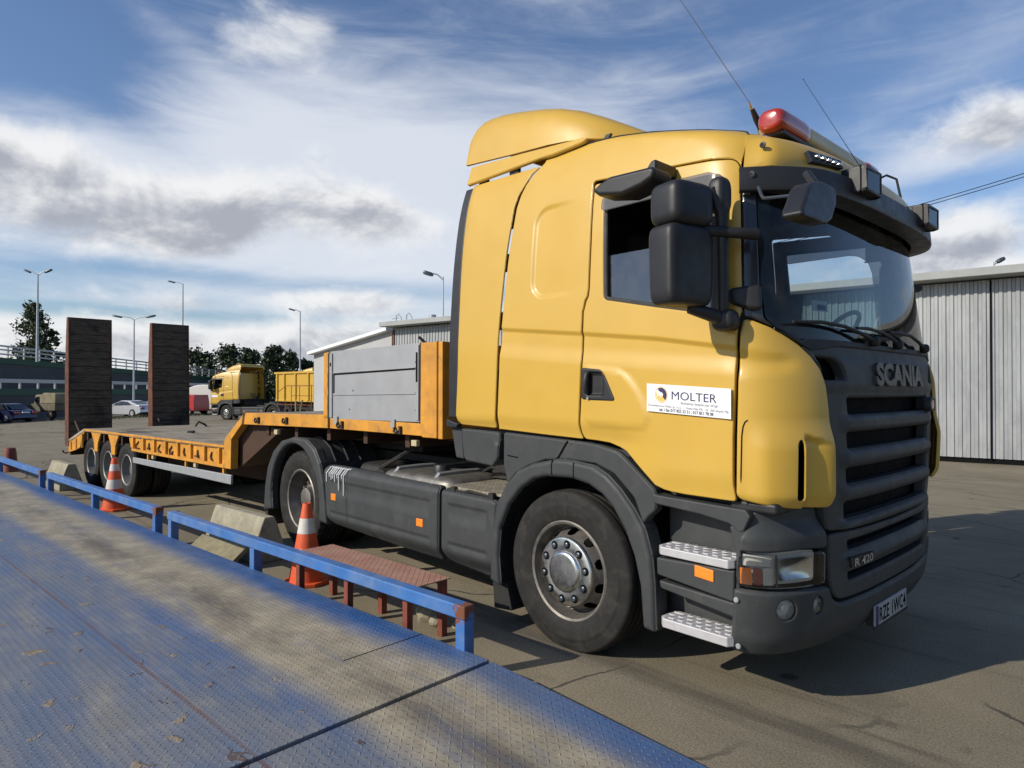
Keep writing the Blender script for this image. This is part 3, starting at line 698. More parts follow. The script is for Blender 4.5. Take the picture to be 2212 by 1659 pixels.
# ------------------------------------------------------------------ wheels
def wheel(parent, name, x, y, out, r, wd, kind, rz=.02, steer=0.):
    """out = -1: outer face towards -y"""
    wh = bpy.data.objects.new(name, None); col.objects.link(wh); wh.parent = parent; wh.location = (x, y, r-rz); wh.empty_display_size = .1
    wh.rotation_euler = (0, 0, steer)
    fn = lambda a, b, h: (a, out*h, b)       # h: outwards
    w2 = wd/2; rr = r*.6 if kind != 'trailer' else r*.56
    prof = [(rr-.005, -w2*.8), (rr+.03, -w2), (r*.8, -w2*1.02), (r*.95, -w2*.97), (r*.99, -w2*.86)]
    gr = (-.55, -.2, .2, .55)
    for g in gr: prof += [(r, w2*(g-.07)), (r-.012, w2*(g-.06)), (r-.012, w2*(g+.06)), (r, w2*(g+.07))]
    prof += [(r*.99, w2*.86), (r*.965, w2*.955), (r*.95, w2*.97), (r*.87, w2*1.03), (r*.845, w2*1.03), (r*.84, w2*1.045), (r*.80, w2*1.04), (r*.72, w2*1.02), (rr+.035, w2*.97), (rr+.02, w2*.93), (rr, w2*.86), (rr-.006, w2*.8)]
    nseg = 144
    def lug(i, k, q):
        if kind == 'drive' and q > r*.955: return q-(.011 if (k//2) % 2 else 0)
        return q
    mb = MB(); mb.lathe(prof, fn, nseg, 0, lug)
    lim = -(r-rz)+.002
    mb.v = [(a, b, max(c, lim)) for a, b, c in mb.v]
    mb.build('tyre', 'rubber', wh, sharp=50)
    mb = MB()
    if kind == 'steer':
        mb.lathe([(rr-.004, w2*.80), (rr+.012, w2*.90), (rr+.004, w2*.94), (rr-.010, w2*.90), (rr-.016, w2*.70), (rr-.03, w2*.45), (rr-.035, w2*.2)], fn, 96)
        d = [(rr-.035, w2*.2)]+[(rr-.04-(rr-.25)*t, w2*(.2+.72*t**.8)) for t in np.linspace(0, 1, 15)]+[(.205, w2*.95)]
        NS = 240
        def skip(i, k):
            q = (d[min(i, len(d)-1)][0]+d[min(i+1, len(d)-1)][0])/2; a = (k+.5)/NS*10; da = (a-math.floor(a)-.5)*2*math.pi/10*q
            return (da/.032)**2+((q-.240)/.021)**2 < 1
        mb.lathe(d, fn, NS, 0, None, skip)
        mb.lathe([(.30, w2*-.1), (.001, w2*-.1)], fn, 48, 1)
        mb.build('rim', ['rimsteel', 'void'], wh, sharp=40)
        mb = MB()
        mb.lathe([(.212, w2*.84), (.213, w2*1.0), (.208, w2*1.05), (.196, w2*1.075), (.150, w2*1.085), (.134, w2*1.06), (.128, w2*1.06), (.122, w2*1.13), (.112, w2*1.17), (.10, w2*1.175), (.04, w2*1.185), (.001, w2*1.187)], fn, 96)
        hub = mb.build('hub_cover', 'chrome', wh, sharp=30)
        mb = MB(); nb = MB()
        for k in range(10):
            a = 2*math.pi*(k+.3)/10; cx, cz = .172*math.cos(a), .172*math.sin(a)
            f2 = lambda p, q, h, cx=cx, cz=cz: (p+cx, out*h, q+cz)
            nb.lathe([(.027, w2*1.078), (.027, w2*1.089), (.0005, w2*1.089)], f2, 16)
            mb.lathe([(.0165, w2*1.085), (.0155, w2*1.15), (.010, w2*1.17), (.0005, w2*1.17)], f2, 8)
        nb.pieces('nut_well', 'void', wh); mb.pieces('wheel_nut', 'nut', wh, sharp=30)
    elif kind == 'drive':
        mb.lathe([(rr-.004, w2*.8), (rr+.012, w2*.9), (rr+.002, w2*.95), (rr-.012, w2*.9), (rr-.02, w2*.6), (rr-.045, w2*.2), (rr-.05, -w2*.3), (rr-.09, -w2*.55), (.20, -w2*.6), (.19, -w2*.2), (.17, w2*.05), (.15, w2*.08), (.12, w2*.15), (.11, w2*.55), (.09, w2*.6), (.001, w2*.6)], fn, 96)
        for k in range(10):
            a = 2*math.pi*k/10; cx, cz = .168*math.cos(a), .168*math.sin(a)
            mb.lathe([(.016, -.1), (.015, w2*.25), (.0005, w2*.25)], lambda p, q, h, cx=cx, cz=cz: (p+cx, out*h, q+cz), 8)
        mb.build('rim', 'rimsteel', wh, sharp=40)
        mb = MB(); prof2 = [(a, b-wd*1.12) for a, b in prof]; mb.lathe(prof2, fn, 96); mb.v = [(a, b, max(c, lim)) for a, b, c in mb.v]
        mb.build('inner_tyre', 'rubber', wh, sharp=50)
    else:
        mb.lathe([(rr-.004, w2*.8), (rr+.012, w2*.9), (rr+.002, w2*.95), (rr-.012, w2*.88), (rr-.02, w2*.4), (rr-.04, -w2*.2), (rr-.06, -w2*.5), (.13, -w2*.55), (.125, -w2*.1), (.10, w2*.3), (.001, w2*.32)], fn, 64)
        mb.build('rim', 'rimlight', wh, sharp=40)
        mb = MB(); mb.lathe([(a, b-wd*1.12) for a, b in prof], fn, 64); mb.v = [(a, b, max(c, lim)) for a, b, c in mb.v]
        mb.build('inner_tyre', 'rubber', wh, sharp=50)
    return wh

# ================================================================== the tractor unit (x forward, y from its right side to its left)
TR = thing('tractor_truck', 'large yellow tractor unit with grey bumper and skirts, hitched to the low loader', 'truck')
def xi(xs, zs): return lambda x: np.interp(x, xs, zs)
cr1 = xi([-.6, .16, .7, 1.2, 1.7], [2.025, 1.948, 1.888, 1.81, 1.74]); cr2 = xi([-.6, .17, .6, 1.2, 1.8], [1.83, 1.755, 1.72, 1.67, 1.64])
BUL = resample(OUT['doorbulge'], .02, .05)
def rrect(a, z, x0, x1, z0, z1, r):
    qx = np.abs(a-(x0+x1)/2)-((x1-x0)/2-r); qz = np.abs(z-(z0+z1)/2)-((z1-z0)/2-r)
    return np.hypot(np.maximum(qx, 0), np.maximum(qz, 0))+np.minimum(np.maximum(qx, qz), 0)-r
def side_disp(a, z):
    d = -.015*sst(cr1(a)-z, -.012, .022)*sst(z-cr2(a), -.006, .11)
    lc = xi([-.6, .15, .7, 1.2], [1.43, 1.403, 1.385, 1.37])
    d = d-.022*sst(lc(a)-z, -.02, .10)*sst(.75-a, 0, .35)
    d = d-.013*sst(-rrect(a, z, -.285, .5, 2.18, 2.80, .13), 0, .04)*sst(.15-a, 0, .34)
    P_ = np.stack([a, z], 1); dd = dist(P_, BUL); ii = inside(P_, BUL)
    d = d+.010*np.where(ii, sst(dd, -.02, .03), sst(-dd, -.02, .03))*(a > .16)
    # bottom edge tucks under on the door front
    return d-.02*sst(1.20-z, 0, .16)*sst(a, .6, .8)
def fascia_disp(a, z):
    d = -.016*sst(1.80-(a-1.18)*.12-z, -.02, .05)*sst(z-(1.655+(a-1.18)*.10), -.01, .08)*sst(1.50-a, 0, .12)
    d = d+.026*sst(1.47-z, 0, .16)*sst(a, 1.20, 1.32)+.034*sst(a, 1.20, 1.62)*sst(1.93-z, 0, .30)
    d = d-.030*sst(a, 1.475, 1.51)*sst(1.665-a, 0, .15)*sst(1.405-(a-1.45)*.25-z, 0, .035)
    return d-.03*sst(1.10-z, 0, .09)
cs = OUT['cab_side']
i0 = max(i for i, p in enumerate(cs) if p[0] > 1.14 and p[1] < 2.80)
TOP = [(1.180, 2.88), (1.180, 2.92), (1.170, 2.955), (1.145, 2.980), (1.10, 2.996), (.936, 3.026), (.758, 3.063), (.562, 3.093), (.342, 3.124), (.163, 3.142), (-.05, 3.150), (-.2, 3.150), (-.268, 3.140)]
cs = [p for p in cs[1:i0+1]]+[(1.166, 2.80), (1.172, 2.85)]+TOP
FOLD = []
for a in np.arange(-.6, 1.25, .016):
    for o_ in (-.034, -.022, -.014, -.007, 0, .006, .012, .02): FOLD.append((a, float(cr1(a))+o_))
    for o_ in (-.012, -.006, 0, .006, .014): FOLD.append((a, float(cr2(a))+o_))
for t in np.linspace(0, 1, 60):
    for o_ in (.0, .01, .02, .03, .042):
        x0, x1, z0, z1, r = -.285+o_, .2, 2.18+o_, 2.80-o_, .13-o_
        FOLD += [(x0, z0+r+(z1-z0-2*r)*t), (x0+r+(x1-x0-r)*t, z0), (x0+r+(x1-x0-r)*t, z1), (x0+r-r*math.cos(t*math.pi/2), z1-r+r*math.sin(t*math.pi/2)), (x0+r-r*math.cos(t*math.pi/2), z0+r-r*math.sin(t*math.pi/2))]
panel('cab_side', cs, 'yellow', TR, disp=side_disp, step=.026, extra_pts=FOLD, rad=.02, roll=.006, th=.008)
# door with its window
WIN = OUT['window']
def grow(poly, d):
    q = resample(poly, .03, .03);
    if area(q) < 0: q = q[::-1]
    t = np.roll(q, -1, 0)-np.roll(q, 1, 0); t /= np.linalg.norm(t, axis=1, keepdims=True)
    return [tuple(p) for p in q+np.stack([t[:, 1], -t[:, 0]], 1)*d]

dr = panel('door', OUT['door'], 'yellow', TR, holes=[WIN, grow([(a+.012 if a < .2 else a, z) for a, z in OUT['handle']], -.012)], disp=side_disp, step=.024, extra_pts=[p for p in FOLD if p[0] > .17], rad=.02, hrad=.03, roll=.007, hroll=.006)
DL = [o for o in TR.children if o.name.startswith('door')][1]
def side_child(name, outline, mat, holes=(), **kw):
    a = panel(name, outline, mat, dr, holes=holes, **kw)
    b = [o for o in dr.children if o.name.split('.')[0] == name and o != a][-1]; b.parent = DL
    return a
side_child('window_frame', grow(WIN, .004), 'seal', holes=[grow(WIN, -.022)], off=-.006, roll=.006, step=.02, rad=.0, hrad=0., th=.02)
side_child('window_pane', [(.30, 2.10), (.30, 2.33), (.305, 2.375), (.33, 2.395), (1.10, 2.395), (1.125, 1.95)], 'sideglass', off=-.03, roll=0, step=.08, th=.003, rad=.0)
# smoked wind deflector, an L along the top and the front of the window
side_child('wind_deflector', [(.30, 2.74), (.30, 2.665), (.33, 2.655), (.80, 2.655), (.875, 2.64), (.94, 2.585), (.965, 2.5), (1.0, 1.985), (1.125, 1.965), (1.10, 2.66), (1.06, 2.70), (1.0, 2.725)], 'smoke', off=.022, roll=.006, step=.03, th=.003, rad=.03)
side_child('handle_recess', OUT['handle'], 'black', off=.016, roll=.010, step=.012, rad=.02, th=.03, disp=lambda a, z: -.020*sst(-rrect(a, z, .215, .36, 1.565, 1.715, .03), 0, .02))
for sgn, par in ((1, dr), (-1, DL)):
    f3 = (lambda p: p) if sgn > 0 else (lambda p: (p[0], 2*C-p[1], p[2]))
    mb = MB(); mb.tube([f3(p) for p in ((.242, -.010, 1.715), (.234, -.022, 1.70), (.228, -.026, 1.66), (.228, -.024, 1.60), (.234, -.012, 1.58))], [.010, .016, .019, .017, .010], 12)
    mb.build('door_handle', 'black', par); mb = MB(); mb.lathe([(.009, 0), (.009, .004), (.0005, .004)], lambda a, b, h: f3((a+.238, -.018-h, b+1.556)), 14); mb.build('lock', 'silver', par)
# company sign on the door
def sign(par, left=False):
    x0, z0, Wd, Ht = .655, 1.487, .497, .150; yy = -.0135
    put = (lambda u, v, d: (x0+u+.000, yy-d, z0+v-.030*u/Wd+.004)) if not left else (lambda u, v, d: (x0+Wd-u, 2*C-yy+d, z0+v))
    mb = MB(); mb.prism([(0, 0), (Wd, 0), (Wd, Ht), (0, Ht)], put, -.004, .0); sg = mb.build('company_sign', 'white', par, sharp=30)
    def lay(body, u, v, size, width, mat, d=.0012, bold=0., sh=0.):
        vs, fs, ww = text_geo(body, size, width, bold); mb = MB(); mb.add([put(u+a+sh*b, v+b, d) for a, b in vs], fs); return mb.build('lettering', mat, sg, sharp=180)
    lay('MOLTER', .158, .074, .062, .262, 'navy', bold=.0)
    lay('Budujemy bezpieczne drogi', .212, .052, .021, .212, 'greyprint', sh=.25)
    lay('Przedsiębiorstwo Molter Sp. z o.o.       Rudna Mała 47b    36 - 060 Głogów Młp.', .010, .029, .017, .478, 'greyprint')
    lay('tel. / fax 017 855 23 51 , 017 851 78 08', .080, .0075, .023, .322, 'navy', bold=.0004)
    # emblem: a ball, dark swoosh above and yellow below
    mb = MB(); n = 40; cu, cv = .093, .094
    def disc(r0, r1, a0, a1, d, mi, k=24):
        vs = []; 
        for i in range(k+1):
            a = a0+(a1-a0)*i/k; vs += [put(cu+r0*math.cos(a), cv+r0*math.sin(a)*1.12, d), put(cu+r1*math.cos(a), cv+r1*math.sin(a)*1.12, d)]
        mb.add(vs, [(2*i, 2*i+1, 2*i+3, 2*i+2) for i in range(k)], mi)
    disc(.036, .0395, 0, 2*math.pi, .0008, 0, 40); disc(.0, .033, R(160), R(335), .0008, 0); disc(.012, .034, R(-45), R(130), .0012, 1); disc(.0, .012, R(20), R(200), .0014, 2)
    for k, (a, b) in enumerate(((-.022, .006), (-.012, .010), (-.001, .004))):
        mb.add([put(cu+a-.004, cv+b-.016, .0016), put(cu+a+.004, cv+b-.016, .0016), put(cu+a+.005, cv+b+.008, .0016), put(cu+a-.004, cv+b+.010, .0016)], [(0, 1, 2, 3)], 2)
    mb.build('emblem', ['logoy', 'navy', 'white'], sg, sharp=180)
sign(TR); sign(TR, True)
# corner fascias
SLOT = OUT['fascia_slot']
panel('corner_fascia', [p for p in OUT['fascia']], 'yellow', TR, holes=[SLOT], disp=fascia_disp, step=.018, rad=.025, hrad=.012, roll=.012, hroll=.004, th=.008)
panel('fascia_void', [(1.425, 1.05), (1.425, 1.38), (1.50, 1.38), (1.50, 1.05)], 'void', TR, off=-.02, roll=0, step=.05, th=.004)  # black sheet behind the slot, standing in for the dark inside
sv = np.array([(1.225, 1.458), (1.212, 1.448), (1.203, 1.425), (1.197, 1.38), (1.195, 1.30), (1.192, 1.18), (1.190, 1.06)])
for sg in (0, 1):
    mb = MB(); q_ = off_fn(.0)(sv[:, 0], sv[:, 1])+0; dd_ = fascia_disp(sv[:, 0], sv[:, 1]); q_ = np.array([off_fn(float(d_))(sv[i:i+1, 0], sv[i:i+1, 1])[0] for i, d_ in enumerate(dd_)])
    mb.tube([(x, y if not sg else 2*C-y, z) for x, y, z in q_], .0035, 6); mb.build('fascia_seam', 'void', TR)
# side air deflector behind the cab with its rubber edge
sd = [p for p in OUT['side_deflector'] if p[1] < 3.0 and not (p[0] > -.44 and p[1] > 2.95)]
sd = [(a-.008 if a > -.62 else a, z) for a, z in sd]
sd = [(-.305, 3.10), (-.37, 3.06)]+[(a, z) for a, z in sd if not (a < -1.0 and z > 2.3)]+[(-1.03, 2.55), (-1.035, 3.0), (-1.03, 3.125)]
panel('side_deflector', sd, 'yellow', TR, step=.035, rad=.03, roll=.006, th=.007, disp=lambda a, z: -.03*sst(1.42-z, 0, .09)-.02*sst(-.98-a, 0, .07))
panel('deflector_edge', [(-1.045, 1.40), (-1.035, 2.0), (-1.035, 3.13), (-1.12, 3.13), (-1.14, 2.2), (-1.15, 1.40)], 'black', TR, step=.06, roll=.01, off=-.02, th=.02)
panel('deflector_foot', [(-1.15, 1.39), (-1.02, 1.36), (-1.03, 1.33), (-1.15, 1.33)], 'black', TR, step=.04, roll=.008, th=.04)
# connecting brackets seen in the gap
mb = MB()
for z in (1.62, 2.02, 2.42, 2.72, 2.92):
    for sg in (0, 1):
        y = lambda q: q if not sg else 2*C-q
        yy = float(YS(z+.06)); mb.box(-.66, -.44, *sorted((y(yy+.045), y(yy+.06))), z, z+.12)
mb.pieces('deflector_bracket', 'chassis', TR)
# roof
TA_ = np.array(TOP); TP_ = S(TA_[:, 0], TA_[:, 1]); TP_ = TP_[np.argsort(TP_[:, 0])]
for sg in (0, 1):
    mb = MB(); mb.tube([(x, y if not sg else 2*C-y, z) for x, y, z in TP_], .006, 6); mb.build('roof_seam', 'seal', TR)
capt = S(np.linspace(1.20, 2*AC-1.20, 50), np.full(50, 2.905))
rl = [(x, y+.002) for x, y, z in TP_]; ro_ = rl+[(q[0], q[1]) for q in capt if rl[-1][1] < q[1] < 2*C-rl[-1][1]]+[(x, 2*C-y) for x, y in rl[::-1]]
RO = resample(ro_, .05); zx = np.append(TP_[:, 0], [1.40]); zz_ = np.append(TP_[:, 2], [2.80])
panel('roof', ro_, 'yellow', TR, surf=lambda a, b: np.stack([a, b, np.interp(a, zx, zz_)-.004], -1), disp=lambda a, b: .06*(1-(1-np.clip(dist(np.stack([a, b], 1), RO)/.6, 0, 1))**2.4), step=.05, roll=0, th=.01, rad=0, mirror=False)
# front roof cap above the visor
def grid_shell(name, a0, a1, zs, mat, offs, na=70, par=None, th=.012):
    aa = np.linspace(a0, a1, na); vs = []
    tp = np.minimum(sst(aa, a0, a0+.13), sst(a1-aa, 0, .13))
    for z, o_ in zip(zs, offs):
        lo_, hi_ = off_fn(.006)(aa, np.full(na, z)), off_fn(o_)(aa, np.full(na, z)); vs += [tuple(p) for p in lo_+(hi_-lo_)*tp[:, None]]
    mb = MB(); mb.add(vs, [(j*na+i, j*na+i+1, (j+1)*na+i+1, (j+1)*na+i) for j in range(len(zs)-1) for i in range(na-1)])
    o = mb.build(name, mat, par or TR, sharp=50); md = o.modifiers.new('solid', 'SOLIDIFY'); md.thickness = th; md.offset = -1; o.modifiers.new('edges', 'EDGE_SPLIT').split_angle = R(40)
    return o
capz = [2.70, 2.715, 2.74, 2.77, 2.80, 2.83, 2.85, 2.87, 2.885, 2.90, 2.915]
grid_shell('roof_cap', 1.168, 2*AC-1.168, capz, 'yellow', [.02, .05, .060, .064, .062, .055, .047, .036, .026, .014, .006], 90)
mb = MB()
for sg in (0, 1):
    y = lambda q: q if not sg else 2*C-q
    q = off_fn(.060)(np.array([1.235]), np.array([2.815]))[0]
    mb.lathe([(.016, 0), (.016, .006), (.008, .008), (.0005, .004)], lambda a, b, h: (q[0]+a, y(q[1]-h), q[2]+b), 16)
mb.pieces('cap_bolt', 'black', TR)
# sun visor
aa = np.linspace(1.150, 2*AC-1.150, 110)
t_ = np.clip((aa-1.15)/.42, 0, 1); t_ = np.minimum(t_, np.clip((2*AC-1.15-aa)/.42, 0, 1)); t_ = t_*t_*(3-2*t_)
sec = [(2.705, .012, .012), (2.713, .042, .118), (2.709, .050, .130), (2.700, .053, .134), (2.65, .055, .138), (2.600, .056, .142), (2.592, .053, .139), (2.588, .046, .130), (2.590, .020, .02)]
vs = []
for z, o0, o1 in sec:
    Q0 = off_fn(0.)(aa, np.full(len(aa), 2.66)); Q1 = off_fn(.1)(aa, np.full(len(aa), 2.66)); nn = (Q1-Q0)/.1; nn[:, 2] = 0
    oo = o0+(o1-o0)*t_; zz = z-.03*(1-t_)*0+.018*t_*0-.02*np.abs((aa-AC)/1.3)**2*0
    p = Q0+nn*oo[:, None]; p[:, 2] = zz; vs += [tuple(q) for q in p]
na = len(aa); mb = MB()
mb.add(vs, [(j*na+i, j*na+i+1, (j+1)*na+i+1, (j+1)*na+i) for j in range(len(sec)-1) for i in range(na-1)])
vz = mb.build('sun_visor', 'black', TR, sharp=40); md = vz.modifiers.new('solid', 'SOLIDIFY'); md.thickness = .006; md.offset = -1; vz.modifiers.new('edges', 'EDGE_SPLIT').split_angle = R(40)
q = off_fn(.056)(np.array([1.20]), np.array([2.66]))[0]
mb = MB(); mb.lathe([(.017, 0), (.017, .006), (.007, .009), (.0005, .005)], lambda a, b, h: (q[0]+a, q[1]-h, q[2]+b), 16); mb.build('visor_bolt', 'seal', vz)
# windscreen, A pillars, scuttle
panel('a_pillar', [(1.17, 2.66), (1.243, 2.66), (1.258, 2.397), (1.277, 2.117), (1.30, 1.96), (1.35, 1.915), (1.25, 1.957), (1.203, 1.965), (1.2, 2.0), (1.18, 2.47)], 'gloss', TR, step=.03, roll=.010, off=-.004, rad=.01)
WS = [(1.249, 2.68), (1.263, 2.397), (1.283, 2.117), (1.31, 1.965), (1.36, 1.915), (1.50, 1.862), (1.80, 1.845), (AC, 1.84)]
ws = WS+[(2*AC-a, z) for a, z in WS[::-1]][1:]
panel('windscreen', ws, 'glass', TR, step=.06, roll=0, off=-.012, th=.004, rad=0, mirror=False)
panel('windscreen_surround', ws, 'seal', TR, holes=[[(1.33, 2.66), (1.335, 2.3), (1.36, 2.08), (1.42, 1.985), (1.55, 1.945), (1.9, 1.93), (AC, 1.925), (2*AC-1.9, 1.93), (2*AC-1.55, 1.945), (2*AC-1.42, 1.985), (2*AC-1.36, 2.08), (2*AC-1.335, 2.3), (2*AC-1.33, 2.66)]], step=.04, roll=0, off=-.018, th=.003, rad=0, hrad=.06, mirror=False)
panel('pillar_cover', OUT['pillar_cover'], 'black', TR, step=.015, roll=.02, off=.028, th=.05, rad=.02)
panel('scuttle', [(1.345, 1.90), (1.42, 1.88), (1.50, 1.85), (1.56, 1.86), (1.8, 1.86), (AC, 1.855), (AC, 1.825), (1.8, 1.828), (1.56, 1.80), (1.50, 1.825), (1.42, 1.865)], 'seal', TR, step=.03, roll=.006, off=.012, rad=0)
def wiper(a0, z0, pts):
    mb = MB(); P0 = off_fn(.03)(np.array([p[0] for p in pts]), np.array([p[1] for p in pts]))
    mb.tube([tuple(p) for p in P0], [.013]+[.010]*(len(pts)-2)+[.007], 8); mb.squad(tuple(P0[0]), (.028, .03, .03), .8, .8); mb.build('wiper', 'seal', TR)
    mb = MB()
wiper(0, 0, [(2.17, 1.87), (2.0, 1.905), (1.82, 1.93), (1.62, 1.94), (1.43, 1.935)])
wiper(0, 0, [(3.10, 1.87), (2.96, 1.905), (2.80, 1.935), (2.6, 1.94), (2.42, 1.935)])
wiper(0, 0, [(2.55, 1.87), (2.45, 1.90), (2.30, 1.925), (2.1, 1.935), (1.95, 1.93)])
# toll sticker inside the screen
mb = MB(); q = np.array([[1.62, 2.065], [1.755, 2.065], [1.755, 2.01], [1.62, 2.01]]); vs = [tuple(p) for p in off_fn(-.020)(q[:, 0], q[:, 1])]
mb.add(vs, [(0, 1, 2, 3)]); q2 = np.array([[1.66, 2.045], [1.74, 2.045], [1.74, 2.018], [1.66, 2.018]]); mb.add([tuple(p) for p in off_fn(-.0185)(q2[:, 0], q2[:, 1])], [(0, 1, 2, 3)], 1); mb.build('sticker', ['white', 'navy'], TR)
# grille with openings
SL = [(1.862, 1.566, 1.478), (1.858, 1.388, 1.300), (1.856, 1.203, 1.117)]
def slot(a, zt, zb, r=.012): return [(a, zt), (2*AC-a, zt), (2*AC-a-.012, zb), (a+.012, zb)]
gh = [slot(*q) for q in SL]+[slot(1.842, 1.030, .935)]
HL = [(1.59, 1.775), (1.745, 1.768), (1.796, 1.742), (1.835, 1.69), (1.842, 1.658), (1.648, 1.655), (1.632, 1.716)]
gl = [(1.50, 1.815), (1.57, 1.77), (1.618, 1.71), (1.651, 1.625), (1.668, 1.505), (1.681, 1.364), (1.689, 1.15), (1.692, 1.035), (1.665, 1.015), (1.675, .96), (1.69, .90), (1.735, .888), (2.1, .878), (AC, .872)]
gt = [(AC, 1.832), (2.1, 1.834), (1.8, 1.834), (1.58, 1.838)]
gr = gl+mir(gl)[1:]+mir(gt)+gt[1:]
gr = [tuple(p) for p in gr]
def bars(a, z):
    e = sst(a, 1.76, 1.86)*sst(2*AC-1.76-a, 0, .10)
    b = 0
    for zc, hw in ((1.433, .058), (1.251, .058), (1.073, .06), (.905, .04)): b = np.maximum(b, sst(1-np.abs(z-zc)/hw, 0, .8))
    low = .02*sst(1.0-z, -.02, .05)
    return .022*b*e-low*0-.03*sst(1.045-z, 0, .03)*sst(a, 1.60, 1.70)*0+.012*sst(z, 1.58, 1.63)*sst(1.80-z, 0, .06)
panel('grille', gr, 'grey', TR, holes=gh+[HL, mir(HL)], step=.022, roll=.012, hroll=.016, disp=bars, off=.004, th=.045, rad=.012, hrad=.018, mirror=False)
panel('grille_backing', [(1.52, 1.82), (1.64, .95), (1.70, .56), (2*AC-1.70, .56), (2*AC-1.64, .95), (2*AC-1.52, 1.82)], 'void', TR, step=.1, roll=0, off=-.075, th=.01, rad=0, mirror=False)
vs, fs, ww = text_geo('SCANIA', .175, .80, .008)
mb = MB(); P_ = np.array([(2.165+a, 1.635+b*.93) for a, b in vs]); hi = off_fn(.034)(P_[:, 0], P_[:, 1]); mb.add([tuple(p) for p in hi], fs, 0)
lo = off_fn(.012)(P_[:, 0], P_[:, 1])
from collections import Counter
ec = Counter(tuple(sorted((f[i], f[(i+1) % len(f)]))) for f in fs for i in range(len(f)))
be = [(f[i], f[(i+1) % len(f)]) for f in fs for i in range(len(f)) if ec[tuple(sorted((f[i], f[(i+1) % len(f)])))] == 1]
mb.add([tuple(p) for p in hi]+[tuple(p) for p in lo], [(a, b, len(vs)+b, len(vs)+a) for a, b in be], 0); mb.build('maker_lettering', 'badge', TR, sharp=20)
q = off_fn(.03)(np.array([3.14]), np.array([1.515]))[0]
mb = MB(); mb.lathe([(.048, -.03), (.048, .005), (.040, .010), (.039, .006), (.0005, .006)], lambda a, b, h: (q[0]+h+.01, q[1]+a, q[2]+b), 28); mb.lathe([(.030, .0075), (.0005, .0085)], lambda a, b, h: (q[0]+h+.01, q[1]+a, q[2]+b), 20, 1); mb.build('round_badge', ['badge', 'redlens'], TR)
# bumper: lower grille, bumper shell, trim above the lamps
bg_ = [(1.70, .872), (1.697, .80), (1.700, .65), (1.725, .575), (1.775, .535), (1.83, .525), (2.14, .515), (AC, .512)]
bt_ = [(AC, .858), (2.1, .864), (1.8, .874)]
panel('lower_grille', bg_+mir(bg_)[1:]+mir(bt_)+bt_[1:], 'grey', TR, holes=[slot(1.874, .822, .768), slot(1.876, .655, .608)], step=.022, roll=.012, hroll=.014, off=.012, th=.05, rad=.015, hrad=.012, mirror=False,
      disp=lambda a, z: .02*sst(1-np.abs(z-.712)/.05, 0, .8)*sst(a, 1.78, 1.86)*sst(2*AC-1.78-a, 0, .08))
bl = [(1.125, .31), (1.15, .632), (1.30, .625), (1.50, .622), (1.66, .618), (1.69, .61), (1.714, .555), (1.765, .518), (1.83, .505), (2.14, .497), (AC, .494)]
bb = [(AC, .285), (2.14, .285), (1.85, .288), (1.40, .292), (1.20, .296)]
FOG = [[(c0+.052*math.cos(t), .535+.052*math.sin(t)) for t in np.linspace(0, 2*math.pi, 25)[:-1]] for c0 in (1.392, )]+[[(1.597+.037*math.cos(t), .535+.047*math.sin(t)) for t in np.linspace(0, 2*math.pi, 25)[:-1]]]
panel('bumper', bl+mir(bl)[1:]+mir(bb)+bb[1:], 'grey', TR, holes=FOG+[mir(f) for f in FOG], step=.025, roll=.02, hroll=.008, off=.022, th=.06, rad=.02, hrad=0, mirror=False,
      disp=lambda a, z: -.03*sst(.40-z, 0, .12)+.02*sst(np.abs(a-AC), .95, 1.2)*0)
BP = [o for o in TR.children if o.name == 'bumper'][0]
for m_ in (0, 1):
    for k, (ac_, rd) in enumerate(((1.392, .050), (1.597, .042))):
        a = ac_ if not m_ else 2*AC-ac_
        q0 = off_fn(.01)(np.array([a]), np.array([.535]))[0]; q1 = off_fn(.02)(np.array([a]), np.array([.535]))[0]; n_ = Vector((q1-q0)/.01); n_.z = 0; n_.normalize(); sdv = Vector((0, 0, 1)).cross(n_)
        f3 = lambda p, r_, h: tuple(Vector(q0)+sdv*p+Vector((0, 0, 1))*r_+n_*h)
        mb = MB(); mb.lathe([(rd, -.005), (rd*.8, -.03), (rd*.4, -.045), (.012, -.05), (.012, -.02), (.0005, -.015)], f3, 28); fg = mb.build('fog_lamp', 'lamphouse', BP)
        mb = MB(); mb.lathe([(rd, .0), (rd*.7, .008), (.0005, .011)], f3, 28); mb.build('lens', 'lens', fg)
for zz in (.579, .349):
    q = off_fn(.022)(np.array([1.165]), np.array([zz]))[0]; mb = MB(); mb.lathe([(.014, 0), (.014, .006), (.010, .010), (.0005, .010)], lambda a, b, h: (q[0]+a, q[1]-h, q[2]+b), 14); mb.build('bumper_bolt', 'galv', BP)
ct = [(1.175, .815), (1.185, .885), (1.225, .955), (1.245, 1.005), (1.30, 1.025), (1.432, 1.022), (1.557, 1.018), (1.645, 1.012), (1.662, .96), (1.682, .895), (1.688, .82), (1.66, .812), (1.512, .822), (1.354, .815)]
panel('lamp_surround', ct, 'grey', TR, step=.022, roll=.015, off=.012, th=.04, rad=.015, disp=lambda a, z: -.045*sst(z-.87, 0, .10)+.0*a)
hl = [(1.175, .806), (1.163, .70), (1.165, .645), (1.349, .640), (1.507, .637), (1.655, .634), (1.664, .795), (1.512, .810), (1.354, .803)]
panel('headlight', hl, 'lens', TR, step=.025, roll=.008, off=.016, th=.01, rad=.02)
HD = [o for o in TR.children if o.name.startswith('headlight')]
def hl_part(name, poly, mat, off, **kw):
    a = panel(name, poly, mat, HD[0], off=off, step=.03, th=.004, roll=0, **kw)
    [o for o in HD[0].children if o.name.split('.')[0] == name][-1].parent = HD[1]
hl_part('lamp_housing', grow(hl, -.004), 'lamphouse', -.05, rad=0)
